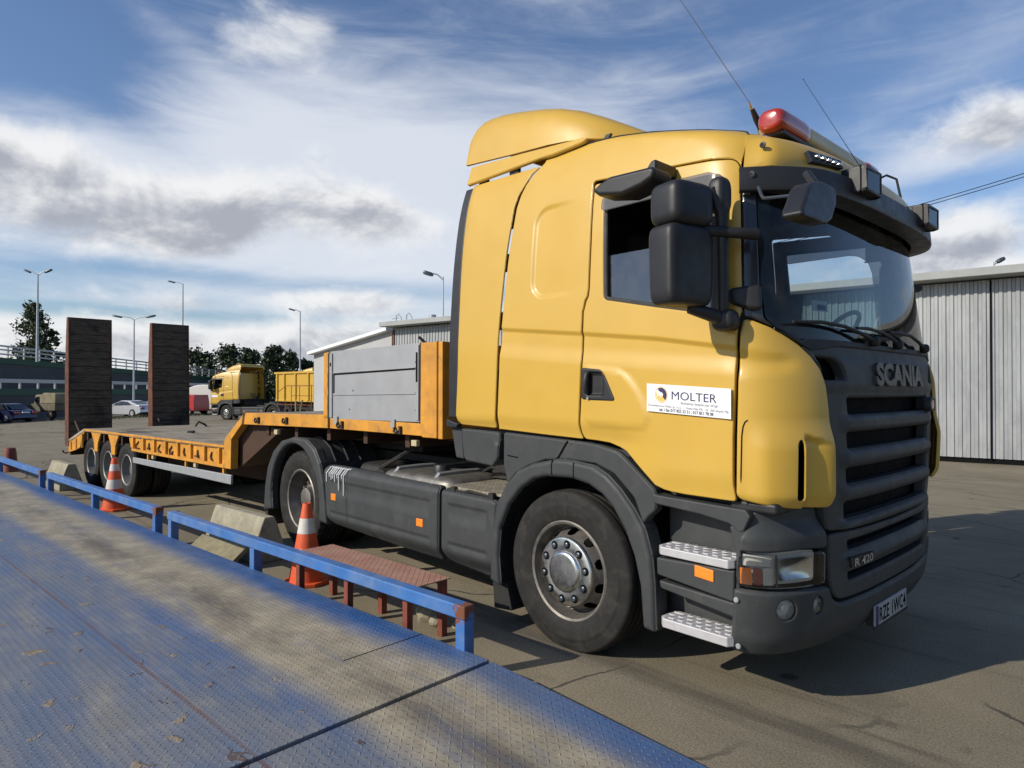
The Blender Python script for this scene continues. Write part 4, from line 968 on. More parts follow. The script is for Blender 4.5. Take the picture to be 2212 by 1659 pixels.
hl_part('indicator', [(1.180, .735), (1.235, .735), (1.235, .652), (1.175, .655)], 'orange', -.004, rad=.005)
hl_part('tail_glow_lens', [(1.24, .735), (1.285, .735), (1.285, .652), (1.24, .652)], 'redlens', -.006, rad=.02)
hl_part('clear_segment', [(1.29, .735), (1.345, .735), (1.345, .650), (1.29, .650)], 'lamphouse', -.012, rad=.005)
hl_part('divider', [(1.348, .802), (1.358, .802), (1.356, .645), (1.347, .645)], 'badge', .004, rad=0)
hl_part('upper_segment', [(1.182, .80), (1.343, .797), (1.343, .742), (1.180, .742)], 'lamphouse', -.02, rad=.005)
for h_, m_ in zip(HD, (0, 1)):
    fa = (lambda a: a) if not m_ else (lambda a: 2*AC-a)
    A_, Z_ = np.meshgrid(np.linspace(1.375, 1.60, 14), np.linspace(.668, .775, 10)); dd_ = -.012-.030*(1-((A_-1.48)/.13)**2)*(1-((Z_-.72)/.075)**2)
    Q_ = S(fa(A_.ravel()), Z_.ravel()); N_ = (off_fn(.01)(A_.ravel(), Z_.ravel())-S(A_.ravel(), Z_.ravel()))/.01
    if m_: N_[:, 1] *= -1
    Q_ = Q_+N_*dd_.ravel()[:, None]
    mb = MB(); mb.add([tuple(q) for q in Q_], [(j*14+i, j*14+i+1, (j+1)*14+i+1, (j+1)*14+i) for j in range(9) for i in range(13)]); mb.build('reflector_bowl', 'reflector', h_)
# model badge and number plate
P4 = np.array([(1.845, .742), (2.12, .736), (2.12, .686), (1.86, .690)]); mb = MB()
mb.add([tuple(p) for p in off_fn(.042)(P4[:, 0], P4[:, 1])]+[tuple(p) for p in off_fn(.01)(P4[:, 0], P4[:, 1])], [(0, 1, 2, 3), (0, 4, 5, 1), (1, 5, 6, 2), (2, 6, 7, 3), (3, 7, 4, 0)]); bd = mb.build('model_badge', 'black', TR)
vs, fs, ww = text_geo('R 420', .058, .22, .001); P_ = np.array([(1.885+a, .693+b) for a, b in vs]); mb = MB(); mb.add([tuple(p) for p in off_fn(.0445)(P_[:, 0], P_[:, 1])], fs); mb.build('lettering', 'silver', bd, sharp=180)
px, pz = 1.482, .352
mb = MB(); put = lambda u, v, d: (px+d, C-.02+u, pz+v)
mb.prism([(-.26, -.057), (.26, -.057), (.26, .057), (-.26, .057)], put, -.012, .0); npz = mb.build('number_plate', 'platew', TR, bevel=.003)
mb = MB(); mb.prism([(-.257, -.054), (-.215, -.054), (-.215, .054), (-.257, .054)], put, .0, .001)
mb.build('plate_band', 'navy', npz)
vs, fs, ww = text_geo('RZE 1WC4', .112, .44, .001); mb = MB(); mb.add([put(-.20+a, -.040+b, .0015) for a, b in vs], fs); mb.build('lettering', 'void', npz, sharp=180)
mb = MB(); mb.box(px-.012, px+.003, C-.29, C+.25, pz-.068, pz-.054); mb.box(px-.05, px-.013, C-.28, C+.24, pz-.06, pz+.06); mb.build('plate_holder', 'black', TR)
# roof spoiler
xs = np.array([-1.10, -1.085, -1.05, -1.0, -.93, -.84, -.70, -.55, -.40, -.25, -.10, .05, .2, .35, .5, .6])
zt = np.interp(xs, [-1.10, -1.085, -1.05, -1.0, -.93, -.84, -.70, -.43, -.17, .01, .19, .35, .5, .6], [3.48, 3.61, 3.655, 3.675, 3.68, 3.675, 3.65, 3.59, 3.51, 3.42, 3.32, 3.23, 3.17, 3.13])
zb = np.interp(xs, [-1.10, -1.05, -.54, -.14, .17, .30, .42, .6], [3.30, 3.295, 3.25, 3.22, 3.185, 3.155, 3.12, 3.09])
ys_ = np.interp(xs, [-1.1, -.2, .1, .3, .6], [.145, .145, .19, .34, .80])
SEC = [(0, 0), (.003, .06), (.008, .2), (.016, .36), (.028, .52), (.044, .66), (.066, .77), (.098, .86), (.145, .925), (.215, .965), (.32, .985), (.48, .995), (.70, 1.0), (.9, 1.003)]
K_ = 2*len(SEC); vs = []
for x, a, b, y0 in zip(xs, zt, zb, ys_):
    k_ = (C-y0)/(C-.145); row = [(x, y0+i_*k_, b+(a-b)*f_) for i_, f_ in SEC]+[(x, C, b+(a-b)*1.004)]
    vs += row+[(p, 2*C-q, r_) for p, q, r_ in row[::-1][1:]]
mb = MB(); mb.add(vs, [(i*(K_+1)+k, (i+1)*(K_+1)+k, (i+1)*(K_+1)+k+1, i*(K_+1)+k+1) for i in range(len(xs)-1) for k in range(K_)])
sp = mb.build('roof_spoiler', 'yellow', TR, sharp=70); md = sp.modifiers.new('solid', 'SOLIDIFY'); md.thickness = .02; md.offset = -1; sp.modifiers.new('edges', 'EDGE_SPLIT').split_angle = R(45)
# strip between spoiler and deflector
st = [(-1.05, 3.165), (-1.045, 3.262), (-.5, 3.222), (.03, 3.178), (.075, 3.165), (.05, 3.15), (.02, 3.14), (-.17, 3.125), (-.28, 3.128)]
surf_st = lambda a, z: np.stack([a, .13+0*a+(z-3.2)*.3, z], -1)
panel('spoiler_skirt', [(-1.05, 3.132), (-1.045, 3.275), (-.5, 3.235), (.06, 3.185), (.11, 3.172), (.085, 3.155), (.03, 3.150), (-.17, 3.140), (-.29, 3.145)], 'yellow', TR, surf=surf_st, step=.04, roll=.008, th=.02, rad=.012)
mb = MB()
for x in (-.95, -.62): 
    for y in (.16, 2*C-.16): mb.box(x, x+.09, y-.012, y+.012, 3.10, 3.20)
for y in (.22, 2*C-.22): mb.prism([(.13, 3.12), (.17, 3.12), (.23, 3.19), (.19, 3.19)], XZ, y-.01, y+.01)
mb.pieces('spoiler_bracket', 'black', TR)
mb = MB()
for y in (.30, 2*C-.30): mb.prism([(.12, 3.12), (.40, 3.12), (.36, 3.16), (.18, 3.175)], XZ, y-.01, y+.01)
mb.pieces('spoiler_mount', 'black', TR)
# beacon bar
bx, bz = 1.10, 3.10
M90 = Matrix(((1, 0, 0), (0, 0, 1), (0, 1, 0)))
def beam(y0, y1, mat, nm, par, rx=.085, rz=.075, e1=.35):
    mb = MB(); mb.squad((bx, (y0+y1)/2, bz), (rx, rz, (y1-y0)/2), e1, .75, 28, 18, 0, M90); return mb.build(nm, mat, par, sharp=50)
LB = beam(.88, 1.80, 'cream', 'beacon_bar', TR, .072, .058, .08)
beam(.50, .90, 'redlens', 'red_lens', LB, .080, .068, .35); beam(1.79, 2.01, 'redlens', 'red_lens', LB, .080, .068, .35)
mb = MB(); mb.box(bx-.06, bx+.06, .55, 2.05, bz-.08, bz-.055)
for y in (.7, 1.75): mb.box(bx-.05, bx+.05, y-.03, y+.03, bz-.2, bz-.08)
mb.build('beacon_base', 'black', LB, bevel=.008)
mb = MB(); mb.tube([(1.17, 1.95, 3.06), (1.22, 1.99, 3.09), (1.27, 2.03, 3.06), (1.29, 2.05, 2.93)], .008, 8); mb.build('cable', 'seal', LB)
# aerials
mb = MB(); b0 = Vector((.9, .81, 3.185)); b1 = Vector((.9, .665, 3.305)); tip = Vector((.9, -.06, 3.62)); d = b1-b0
mb.tube([b0+Vector((0, .03, -.11)), b0+Vector((0, .02, -.03)), b0], [.026, .026, .022], 10, 1); mb.tube([b0, b0+d*.35, b0+d*.75], [.017, .020, .013], 10); mb.tube([b0+d*.75, b0+d*.85, b1], [.010, .011, .006], 8, 1)
mb.tube([b1, b1.lerp(tip, .5), tip, tip+(tip-b1)*.5], [.0022, .002, .0016, .0012], 6, 2)
mb.build('aerial', ['black', 'chrome', 'galv'], TR)
mb = MB(); b0 = Vector((1.2, 1.72, 3.00)); tip = Vector((1.2, .71, 3.352)); mb.tube([b0, b0.lerp(tip, .5), tip], [.003, .0017, .0012], 6); mb.squad(tip, (.004, .004, .004), 1, 1, 8, 6); mb.build('aerial', 'nut', TR)
# work lamps and LED strip on the cap
def on_front(y, z, off):
    aa = np.linspace(1.2, 2*AC-1.2, 600); Q = off_fn(off)(aa, np.full(600, z)); i = int(np.argmin(np.abs(Q[:, 1]-y))); return Vector(Q[i])
for y in (.735, 1.78):
    p = on_front(y, 2.70, .16); mb = MB(); mb.prism([(-.108, -.066), (.108, -.066), (.108, .066), (-.108, .066)], lambda u, v, d: (p.x+d, y+u, 2.70+v), -.05, .012); 
    for q_ in ([(-.108, -.066), (.108, -.066), (.108, -.052), (-.108, -.052)], [(-.108, .052), (.108, .052), (.108, .066), (-.108, .066)], [(-.108, -.052), (-.093, -.052), (-.093, .052), (-.108, .052)], [(.093, -.052), (.108, -.052), (.108, .052), (.093, .052)]): mb.prism(q_, lambda u, v, d: (p.x+d, y+u, 2.70+v), .012, .045)
    mb.prism([(-.01, -.01), (.01, -.01), (.01, .01), (-.01, .01)], lambda u, v, d: (p.x+d, y+u, 2.70+v), -.05, .0); mb.prism([(-.06, .0), (.06, .0), (.03, .09), (-.03, .09)], lambda u, v, d: (p.x-.06+d, y+u, 2.70+v), -.06, .012)
    wl = mb.build('work_lamp', 'black', TR, bevel=.008)
    mb = MB(); mb.prism([(-.094, -.053), (.094, -.053), (.094, .053), (-.094, .053)], lambda u, v, d: (p.x+.036+d, y+u, 2.70+v), .0, .004); mb.build('lens', 'lens', wl, bevel=.003)
    mb = MB(); mb.prism([(-.092, -.051), (.092, -.051), (.092, .051), (-.092, .051)], lambda u, v, d: (p.x+.0205, y+u*.98, 2.70+v*.98), .0, .0); mb.prism([(-.095, -.055), (.095, -.055), (.095, -.02), (-.095, -.02)], lambda u, v, d: (p.x+.0206+d, y+u, 2.70+v), .0, .0002); mb.build('reflector_back', 'black', wl); mb = MB(); mb.add([(p.x+.034, y-.09, 2.65), (p.x+.034, y+.09, 2.65), (p.x+.014, y+.09, 2.752), (p.x+.014, y-.09, 2.752)], [(0, 1, 2, 3)]); mb.build('reflector', 'lampface', wl)
a0 = 1.56;  LQ = lambda a, z, o: tuple(off_fn(o)(np.array([a]), np.array([z]))[0])
for m_ in (0, 1):
    fa = (lambda a: a) if not m_ else (lambda a: 2*AC-a)
    mb = MB(); P8 = [(1.475, 2.80), (1.78, 2.812), (1.80, 2.765), (1.505, 2.745)]; P8 = [(fa(a), z) for a, z in P8]
    mb.add([LQ(a, z, .09) for a, z in P8]+[LQ(a, z, .03) for a, z in P8], [(0, 1, 2, 3), (0, 4, 5, 1), (1, 5, 6, 2), (2, 6, 7, 3), (3, 7, 4, 0)]); ld = mb.build('led_lamp', 'black', TR, bevel=.004)
    mb = MB()
    for k in range(5):
        c_ = Vector(LQ(fa(1.545+.052*k), 2.777, .09)); mb.squad(c_, (.016, .016, .014), 1, 1, 10, 8)
    mb.pieces('led', 'reflector', ld)
# mirrors on both doors, front mirror
for m_ in (0, 1):
    f3 = (lambda p: Vector(p)) if not m_ else (lambda p: Vector((p[0], 2*C-p[1], p[2])))
    def rot(a): return Matrix.Rotation(R(a if not m_ else -a), 3, 'Z')
    mb = MB(); mb.squad(f3((1.03, -.262, 2.195)), (.085, .145, .192), .26, .32, 44, 28, 0, rot(-12), .03); mm = mb.build('main_mirror', 'black', TR, sharp=180)
    mb = MB(); mb.squad(f3((.968, -.247, 2.195)), (.012, .110, .155), .2, .2, 24, 12, 0, rot(-12)); mb.build('mirror_glass', 'reflector', mm)
    mb = MB(); mb.squad(f3((1.035, -.262, 2.485)), (.10, .135, .106), .42, .42, 44, 24, 0, rot(-12)); wm = mb.build('wide_angle_mirror', 'black', TR, sharp=180)
    mb = MB(); mb.squad(f3((.962, -.245, 2.485)), (.012, .09, .072), .2, .3, 24, 12, 0, rot(-12)); mb.build('mirror_glass', 'reflector', wm)
    mb = MB(); mb.tube([f3(p) for p in ((1.045, -.25, 2.385), (1.10, -.16, 2.375), (1.19, -.09, 2.362), (1.255, -.02, 2.355), (1.275, .01, 2.355))], [.03, .03, .026, .028, .03], 12)
    mb.tube([f3(p) for p in ((1.12, -.14, 2.58), (1.15, -.10, 2.46), (1.15, -.085, 2.30), (1.145, -.075, 2.0), (1.14, -.07, 1.96))], [.02, .032, .03, .028, .03], 10)
    mb.squad(f3((1.135, -.085, 2.55)), (.045, .055, .09), .6, .6)
    mb.tube([f3(p) for p in ((1.05, -.22, 2.0), (1.12, -.12, 1.965), (1.15, -.05, 1.935), (1.15, .01, 1.935))], [.028, .034, .036, .04], 12)
    mb.squad(f3((1.145, -.055, 1.945)), (.062, .055, .055), .7, .7, 24, 14)
    mb.build('mirror_arm', 'black', TR, sharp=60)
    if m_: continue                                                # only the kerb side has this one
    mb = MB(); poly = [(.475, 2.70), (.53, 2.73), (.60, 2.752), (.86, 2.742), (.885, 2.725), (.87, 2.68), (.80, 2.655), (.68, 2.635), (.52, 2.665)]
    mb.prism(poly, lambda u, v, d: f3((u, d, v-.02)), -.27, -.10); km = mb.build('kerb_mirror', 'black', TR, bevel=.022, seg=3, sharp=60)
    mb = MB(); mb.prism([(.72, 2.74), (.77, 2.80), (.80, 2.805), (.80, 2.74)], lambda u, v, d: f3((u, d, v)), -.14, .06); mb.build('bracket', 'black', km, bevel=.01)
mb = MB(); MY = Matrix.Rotation(R(-20), 3, 'X') @ Matrix.Rotation(R(-26), 3, 'Y')
mb.prism([(-.30, 2.395), (-.235, 2.455), (-.17, 2.492), (-.05, 2.522), (.075, 2.522), (.085, 2.495), (.04, 2.43), (-.06, 2.345), (-.13, 2.312), (-.22, 2.305), (-.36, 2.300), (-.385, 2.312), (-.36, 2.345)], lambda u, v, d: (1.60+d-(v-2.4)*.25, u, v), -.045, .045); fm = mb.build('front_mirror', 'black', TR, bevel=.024, seg=3, sharp=60)
mb = MB(); mb.tube([(1.50, .05, 2.60), (1.56, -.0, 2.52), (1.585, -.06, 2.45)], .022, 10); mb.build('arm', 'black', fm)
mb = MB(); mb.tube([(1.30, -.02, 2.57), (1.33, -.05, 2.52), (1.36, -.09, 2.49), (1.42, -.14, 2.47), (1.56, -.20, 2.44)], .008, 8); mb.build('stay', 'nut', fm)

# ---- lower right and left sides
SIDEW = .022
def both(fn_):
    for m_ in (0, 1): fn_(m_, (lambda p: tuple(p)) if not m_ else (lambda p: (p[0], 2*C-p[1], p[2])), (lambda u, v, d: (u, d, v)) if not m_ else (lambda u, v, d: (u, 2*C-d, v)))
fp = [(-.545, 1.318), (.165, 1.292), (.28, 1.282), (.43, 1.252), (.495, 1.205), (.68, 1.06), (.69, 1.02), (.685, .945), (.64, .91), (.60, .86), (.54, 1.0), (.40, 1.12), (.26, 1.168), (.05, 1.175), (-.15, 1.16), (-.30, 1.11), (-.42, 1.05), (-.50, .97), (-.545, 1.09)]
panel('wing_panel', fp, 'grey', TR, surf=FLAT(.022), step=.03, roll=.014, rad=.02, th=.05, disp=lambda a, z: .006*sst(np.abs(a-(-.0+(z-1.17)*.8)), .0, .015)-.006)
mb = MB()
for y in (.0195, 2*C-.0195): mb.tube([(-.06, y, 1.165), (-.03, y, 1.19), (.02, y, 1.26), (.045, y, 1.29)], .006, 6)
for y in (.02, 2*C-.02): mb.tube([(-.50, y, 1.165), (-.40, y, 1.158)], .004, 6)
mb.pieces('panel_gap', 'void', TR)
ai = [(-.55, .28), (-.57, .47), (-.55, .67), (-.46, .84), (-.34, .965), (-.22, 1.035), (-.12, 1.06), (.09, 1.068), (.23, 1.045), (.33, 1.0), (.41, .935), (.5, .81), (.56, .68), (.6, .53), (.62, .30)]
ao = [(.70, .29), (.69, .55), (.675, .70), (.63, .84), (.56, .94), (.46, 1.045), (.37, 1.115), (.27, 1.16), (.09, 1.178), (-.03, 1.178), (-.25, 1.13), (-.38, 1.075), (-.49, .975), (-.59, .83), (-.64, .56), (-.65, .30)]
panel('wheel_arch', ai+ao, 'grey', TR, surf=FLAT(-.012), step=.03, roll=.028, rad=.02, th=.10)
def f_(m_, f3, xz):
    mb = MB(); q = resample(ai+ai[::-1][1:-1], .05)[:len(resample(ai, .05))]
    q = np.array(ai); n = len(q); vs = [f3((x, .02, z)) for x, z in q]+[f3((x, .62, z)) for x, z in q]
    mb.add(vs, [(i, i+1, n+i+1, n+i) for i in range(n-1)]); mb.add([f3((x, .62, z)) for x, z in q], [tuple(range(n))])
    mb.build('arch_liner', 'chassis', TR)
    mb = MB(); mb.prism([(-.70, .32), (-.56, .32), (-.50, .11), (-.68, .09)], xz, .06, .42); mb.build('mudflap', 'chassis', TR, bevel=.01)
    mb = MB()
    for x in (.12,): mb.box(x-.003, x+.003, *sorted((f3((0, -.0145, 0))[1], f3((0, .0, 0))[1])), 1.075, 1.165)
    mb.tube([f3(p) for p in ((-.06, -.013, 1.08), (-.062, -.013, 1.14), (-.055, -.010, 1.172))], .004, 5)
    mb.build('arch_joint', 'void', TR)
    # steps
    mb = MB()
    for zt_, x0, x1, tk in ((.765, .70, 1.150, .045), (.385, .715, 1.145, .05)):
        for_plan = [(x0, .17), (x0, .035), (x0+.03, .0), (x1-.02, -.008), (x1, .02), (x1, .17)]
        pl = lambda u, v, d: f3((u, v, d))
        mb2 = MB(); mb2.prism(for_plan, pl, zt_-tk, zt_); tr_ = mb2.build('step_tread', 'tread', TR, bevel=.006)
        mb3 = MB()
        for k in range(7):
            xx = x0+.065+k*.055
            mb3.box(xx, xx+.012, *sorted((f3((0, .0, 0))[1]+.0, f3((0, .165, 0))[1])), zt_, zt_+.006, 0, Matrix.Translation((xx, f3((0, .08, 0))[1], 0)) @ Matrix.Rotation(R(-28 if not m_ else 28), 4, 'Z') @ Matrix.Translation((-xx, -f3((0, .08, 0))[1], 0)))
        for k in range(3):
            yy = f3((0, .03+k*.05, 0))[1]; mb3.box(x0+.02, x1-.02, yy-.003, yy+.003, zt_, zt_+.005)
        mb3.pieces('grip', 'tread', tr_)
    mb.prism([(.695, .70), (.70, .605), (1.15, .555), (1.155, .715)], xz, .012, .17)
    mb.prism([(.70, .575), (.71, .53), (1.15, .475), (1.15, .55)], xz, .028, .17)
    sb = mb.build('step_box', 'grey', TR, bevel=.012)
    mb = MB(); mb.prism([(.935, .705), (1.045, .695), (1.045, .635), (.935, .645)], xz, .004, .014); mb.build('side_marker', 'orange', sb, bevel=.008)
    # recess behind the steps
    mb = MB(); mb.prism([(.66, 1.06), (1.22, 1.06), (1.22, .30), (.66, .30)], xz, .20, .23); mb.build('step_recess', 'grey', TR)
    # strip below the door
    mb = MB(); mb.prism([(.66, 1.045), (.70, 1.035), (1.21, 1.02), (1.235, .99), (1.205, .92), (1.18, .90), (1.12, .94), (.95, .965), (.675, .985)], xz, .018, .12); mb.prism([(1.12, .93), (1.21, .93), (1.185, .85), (1.175, .60), (1.155, .60), (1.155, .80)], xz, .022, .18); mb.build('sill_trim', 'grey', TR, bevel=.012)
    mb = MB(); mb.box(1.10, 1.35, *sorted((f3((0, .06, 0))[1], f3((0, .25, 0))[1])), 1.0, 1.06); mb.build('fascia_underside', 'black', TR, bevel=.02)
both(f_)
# boxes below the side deflector
panel('deflector_base', [(-1.015, 1.325), (-.62, 1.315), (-.60, 1.28), (-.615, 1.13), (-.665, 1.075), (-.96, 1.092), (-.985, 1.13)], 'grey', TR, surf=FLAT(.03), step=.03, roll=.015, rad=.02, th=.12, disp=lambda a, z: -.01*sst(z-1.235, -.006, .006)*sst(a, -.95, -.93))
panel('deflector_base', [(-1.15, 1.33), (-1.025, 1.325), (-1.0, 1.10), (-1.09, 1.105)], 'grey', TR, surf=FLAT(.045), step=.03, roll=.012, rad=.012, th=.06)
# side skirts
def skd(x0, x1):
    def f(a, z):
        d = -.09*sst(.44-z, 0, .16)**1.4-.05*sst(z-.80, 0, .10)**2
        inn = sst(a, x0+.08, x0+.12)*sst(x1-.08-a, 0, .04)
        return d-.012*sst(.765-z, -.008, .022)*sst(z-.60, 0, .1)*inn-.012*sst(.475-z, -.01, .02)*sst(z-.40, 0, .08)*inn-.004*(np.abs(a-(-2.66)) < .006)-.004*(np.abs(a-(-2.06)) < .006)
    return f
def z_(m, n): return lambda x: m
panel('side_skirt', [(-3.10, .885), (-2.9, .892), (-1.31, .872), (-1.285, .86), (-1.29, .33), (-1.32, .29), (-2.0, .295), (-2.95, .33), (-3.03, .38)], 'grey', TR, surf=FLAT(SIDEW), step=.022, roll=.02, rad=.04, th=.04, disp=skd(-3.05, -1.29))
panel('side_skirt', [(-1.245, .855), (-1.2, .858), (-.67, .845), (-.62, .83), (-.645, .50), (-.665, .30), (-.80, .272), (-1.2, .30), (-1.245, .33)], 'grey', TR, surf=FLAT(SIDEW), step=.022, roll=.022, rad=.04, th=.04, disp=skd(-1.25, -.62))
for y0_, sg in ((SIDEW+.002, -1), (2*C-SIDEW-.002, 1)):
    for x, z in ((-2.895, .605), (-1.515, .565)):
        mb = MB(); mb.box(x-.045, x+.045, *sorted((y0_+sg*.008, y0_-sg*.02)), z-.032, z+.032); mb.build('side_marker', 'orange', TR, bevel=.008)
mb = MB(); rnd = random.Random(3)
for x, L in ((-3.02, .10), (-2.965, .05), (-2.93, .075), (-2.90, .06), (-2.865, .09), (-2.82, .05), (-2.79, .16), (-2.735, .05), (-2.70, .20)):
    mb.tube([(x+.05, .085, .882), (x+.03, .045, .875), (x+.01, .0205+.012, .845), (x, .0165, .82), (x-.002, .0175, max(.80, .84-L*.2)), (x, .0175, .84-L)], [.006, .006, .005, .005, .005, .004], 6)
mb.pieces('paint_drip', 'white', TR)
# rear wings
ro = [(-4.46, .28), (-4.43, .55), (-4.36, .77), (-4.22, .95), (-4.02, 1.07), (-3.74, 1.125), (-3.46, 1.115), (-3.28, 1.03), (-3.17, .90), (-3.10, .72), (-3.05, .50), (-3.03, .33)]
ri = [(-3.725+.555*math.cos(a), .48+.575*math.sin(a)) for a in np.linspace(R(-14), R(196), 22)]
panel('rear_wing_lip', ro+ri, 'grey', TR, surf=FLAT(.012), step=.03, roll=.028, rad=.01, th=.06)
def f_(m_, f3, xz):
    n = len(ro); mb = MB(); q = [(x*1.0, z) for x, z in ro]; mb.add([f3((x, .03, z-.004)) for x, z in q]+[f3((x, .66, z-.004)) for x, z in q], [(i, i+1, n+i+1, n+i) for i in range(n-1)])
    rw = mb.build('rear_wing', 'grey', TR, sharp=60)
    mb = MB()
    for y in (.2, .34, .48): mb.tube([f3((x, y, z+.004)) for x, z in ro[2:9]], .012, 6)
    mb.pieces('rib', 'black', rw)
    mb = MB(); mb.prism([(-4.5, .30), (-4.46, .62), (-4.40, .62), (-4.42, .20), (-4.48, .10)], xz, .05, .60); mb.build('mudflap', 'chassis', TR, bevel=.008)
both(f_)
# running gear
for y, o_ in ((.205, -1), (2*C-.205, 1)):
    wheel(TR, 'wheel', 0, y, o_, .500, .305, 'steer', .022); wheel(TR, 'wheel', -3.725, y-.03*-o_*-1, o_, .500, .30, 'drive', .022)
mb = MB()
for y in (.82, 2*C-.82): mb.box(-4.6, 1.0, y-.04, y+.04, .72, .98)
mb.box(-4.55, -4.47, .82, 2*C-.82, .72, .96); mb.box(-2.4, -2.3, .82, 2*C-.82, .74, .96)
mb.tube([(-3.725, .3, .48), (-3.725, 2*C-.3, .48)], .09, 14); mb.squad((-3.725, C, .48), (.24, .26, .24), .8, .8); mb.tube([(0, .3, .42), (0, 2*C-.3, .42)], .06, 10)
mb.tube([(-3.5, C, .5), (-.6, C, .62)], .06, 10); mb.box(-.7, 1.2, .72, 2*C-.72, .45, 1.1); mb.box(1.0, 1.25, .4, 2*C-.4, .36, .60)
mb.build('chassis_frame', 'chassis', TR, bevel=.01)
mb = MB(); mb.box(-3.6, -2.5, .75, 2*C-.75, 1.0, 1.10); mb.squad((-3.1, C, 1.15), (.46, .46, .06), .3, .9); mb.build('fifth_wheel', 'chassis', TR, bevel=.02)
mb = MB(); mb.squad((-1.72, .38, .655), (.52, .30, .275), .25, .35, 36, 20); tk = mb.build('fuel_tank', 'rimsteel', TR, sharp=180)
mb = MB()
for x in (-2.02, -1.45): mb.tube([(x, .06, .62), (x, .075, .84), (x, .16, .935), (x, .38, .94), (x, .6, .935), (x, .68, .84)], .022, 6)
mb.pieces('strap', 'galv', tk); mb = MB(); mb.lathe([(.07, -.03), (.07, .04), (.06, .055), (.0005, .058)], lambda a, b, h: (-1.55+a, .27+b, .945+h), 20); mb.build('filler_cap', 'black', tk)
mb = MB(); mb.box(-1.22, -.52, .07, .62, .865, .885); mb.build('tread_plate', 'tankplate', TR)
mb = MB(); mb.tube([(-1.2, .06, .86), (-1.0, .055, .858), (-.95, .06, .87), (-.7, .055, .855)], .012, 6)
for x in (-1.15, -.72): mb.box(x, x+.05, .04, .07, .83, .885)
mb.pieces('plate_clip', 'chassis', TR)
mb = MB()
mb.squad((-2.55, .45, .72), (.20, .28, .22), .3, .4); mb.tube([(-2.3, .15, .78), (-2.3, .7, .78)], .13, 18)
mb.tube([(-2.75, .25, .88), (-2.4, .22, .90), (-2.2, .3, 1.02), (-2.05, .6, 1.2)], .02, 6); mb.tube([(-2.1, .55, .92), (-1.3, .7, 1.05), (-.95, .9, 1.5)], .018, 6); mb.tube([(-1.3, .5, .95), (-1.15, .45, 1.0), (-.95, .5, .95)], .012, 6)
for k in range(4): mb.tube([(-.98, .95+.12*k, 1.75), (-1.25, .95+.12*k, 1.35), (-1.7, 1.0+.1*k, 1.18), (-2.15, 1.05+.08*k, 1.35)], .018, 6)
mb.box(-1.25, -.75, .55, 1.9, .9, 1.25); mb.tube([(-.95, .55, .9), (-.95, .55, 1.6)], .09, 14)
mb.build('air_tank', 'chassis', TR)
# ---- cab inside and back
mb = MB()
mb.box(-.57, -.55, .14, 2*C-.14, 1.36, 3.08); mb.build('cab_back', 'yellow', TR)
mb = MB(); mb.box(-.54, 1.25, .06, 2*C-.06, 1.22, 1.26); mb.box(-.55, -.53, .14, 2*C-.14, 1.36, 3.06); mb.box(-.54, .9, .20, 2*C-.20, 2.95, 2.97)
mb.box(-.53, .0, .08, 2*C-.08, 1.26, 1.85)
mb.prism([(.92, 1.26), (1.10, 1.26), (1.12, 1.78), (1.10, 1.90), (1.02, 1.88), (.95, 1.7)], XZ, .09, 2*C-.09)
mb.prism([(1.11, 1.30), (1.30, 1.30), (1.33, 1.78), (1.32, 1.845), (1.18, 1.90), (1.11, 1.89)], XZ, .42, 2*C-.42)
mb.prism([(1.02, 1.86), (1.12, 1.93), (1.2, 1.90)], XZ, 1.55, 2.15); mb.box(-.5, .20, .15, .17, 1.9, 3.0); mb.box(-.5, .20, 2*C-.17, 2*C-.15, 1.9, 3.0)
mb.box(.85, 1.15, .25, 2*C-.25, 2.72, 2.88)
mb.build('cab_interior', 'darkin', TR, bevel=.02)
for y in (.62, 2*C-.62):
    mb = MB(); mb.squad((.42, y, 1.72), (.26, .25, .10), .4, .4); mb.squad((.22, y, 2.10), (.09, .24, .38), .4, .4, M3=Matrix.Rotation(R(-10), 3, 'Y')); mb.squad((.14, y, 2.52), (.06, .14, .11), .5, .5); mb.box(.25, .6, y-.15, y+.15, 1.26, 1.66); mb.build('seat', 'darkin', TR, sharp=60)
mb = MB(); c_ = Vector((.92, 2*C-.62, 1.98)); nx = Vector((-.75, 0, .66)); u_ = Vector((0, 1, 0)); v_ = nx.cross(u_)
mb.tube([c_+(u_*math.cos(t)+v_*math.sin(t))*.22 for t in np.linspace(0, 2*math.pi, 37)], .016, 8, caps=False); mb.tube([c_-u_*.2, c_, c_+u_*.2], .02, 6); mb.tube([c_, c_-nx*.3], .03, 8); mb.build('steering_wheel', 'black', TR)

# ================================================================== low loader trailer: local x forward from the kingpin, y from its right side, z up
TA = R(4.4)
TL = thing('lowbed_trailer', 'long orange-yellow low loader with timber deck and two raised rear ramps, behind the tractor', 'trailer', (-3.1+1.25*math.sin(TA), 1.24-1.25*math.cos(TA), 0), TA)
W2 = 2.5
mb = MB()
for y0, y1 in ((0, .09), (W2-.09, W2)):
    mb.prism([(-1.64, 1.352), (.04, 1.370), (.04, 1.245), (-1.70, 1.222)], XZ, y0, y1)
    mb.prism([(-2.13, .70), (-2.135, 1.0), (-2.10, 1.055), (-1.64, 1.352), (-1.70, 1.222), (-1.955, 1.04), (-1.965, .70)], XZ, y0, y1)
    mb.prism([(.075, 1.345), (1.405, 1.335), (1.405, 1.235), (.075, 1.245)], XZ, y0, y1)
mb.pieces('side_beam', 'tyellow', TL, bevel=.006)
mb = MB(); mb.prism([(-1.655, 1.354), (-1.615, 1.356), (-1.645, 1.22), (-1.69, 1.22)], XZ, -.003, .0); mb.build('beam_weld', 'tdark', TL)
mb = MB()
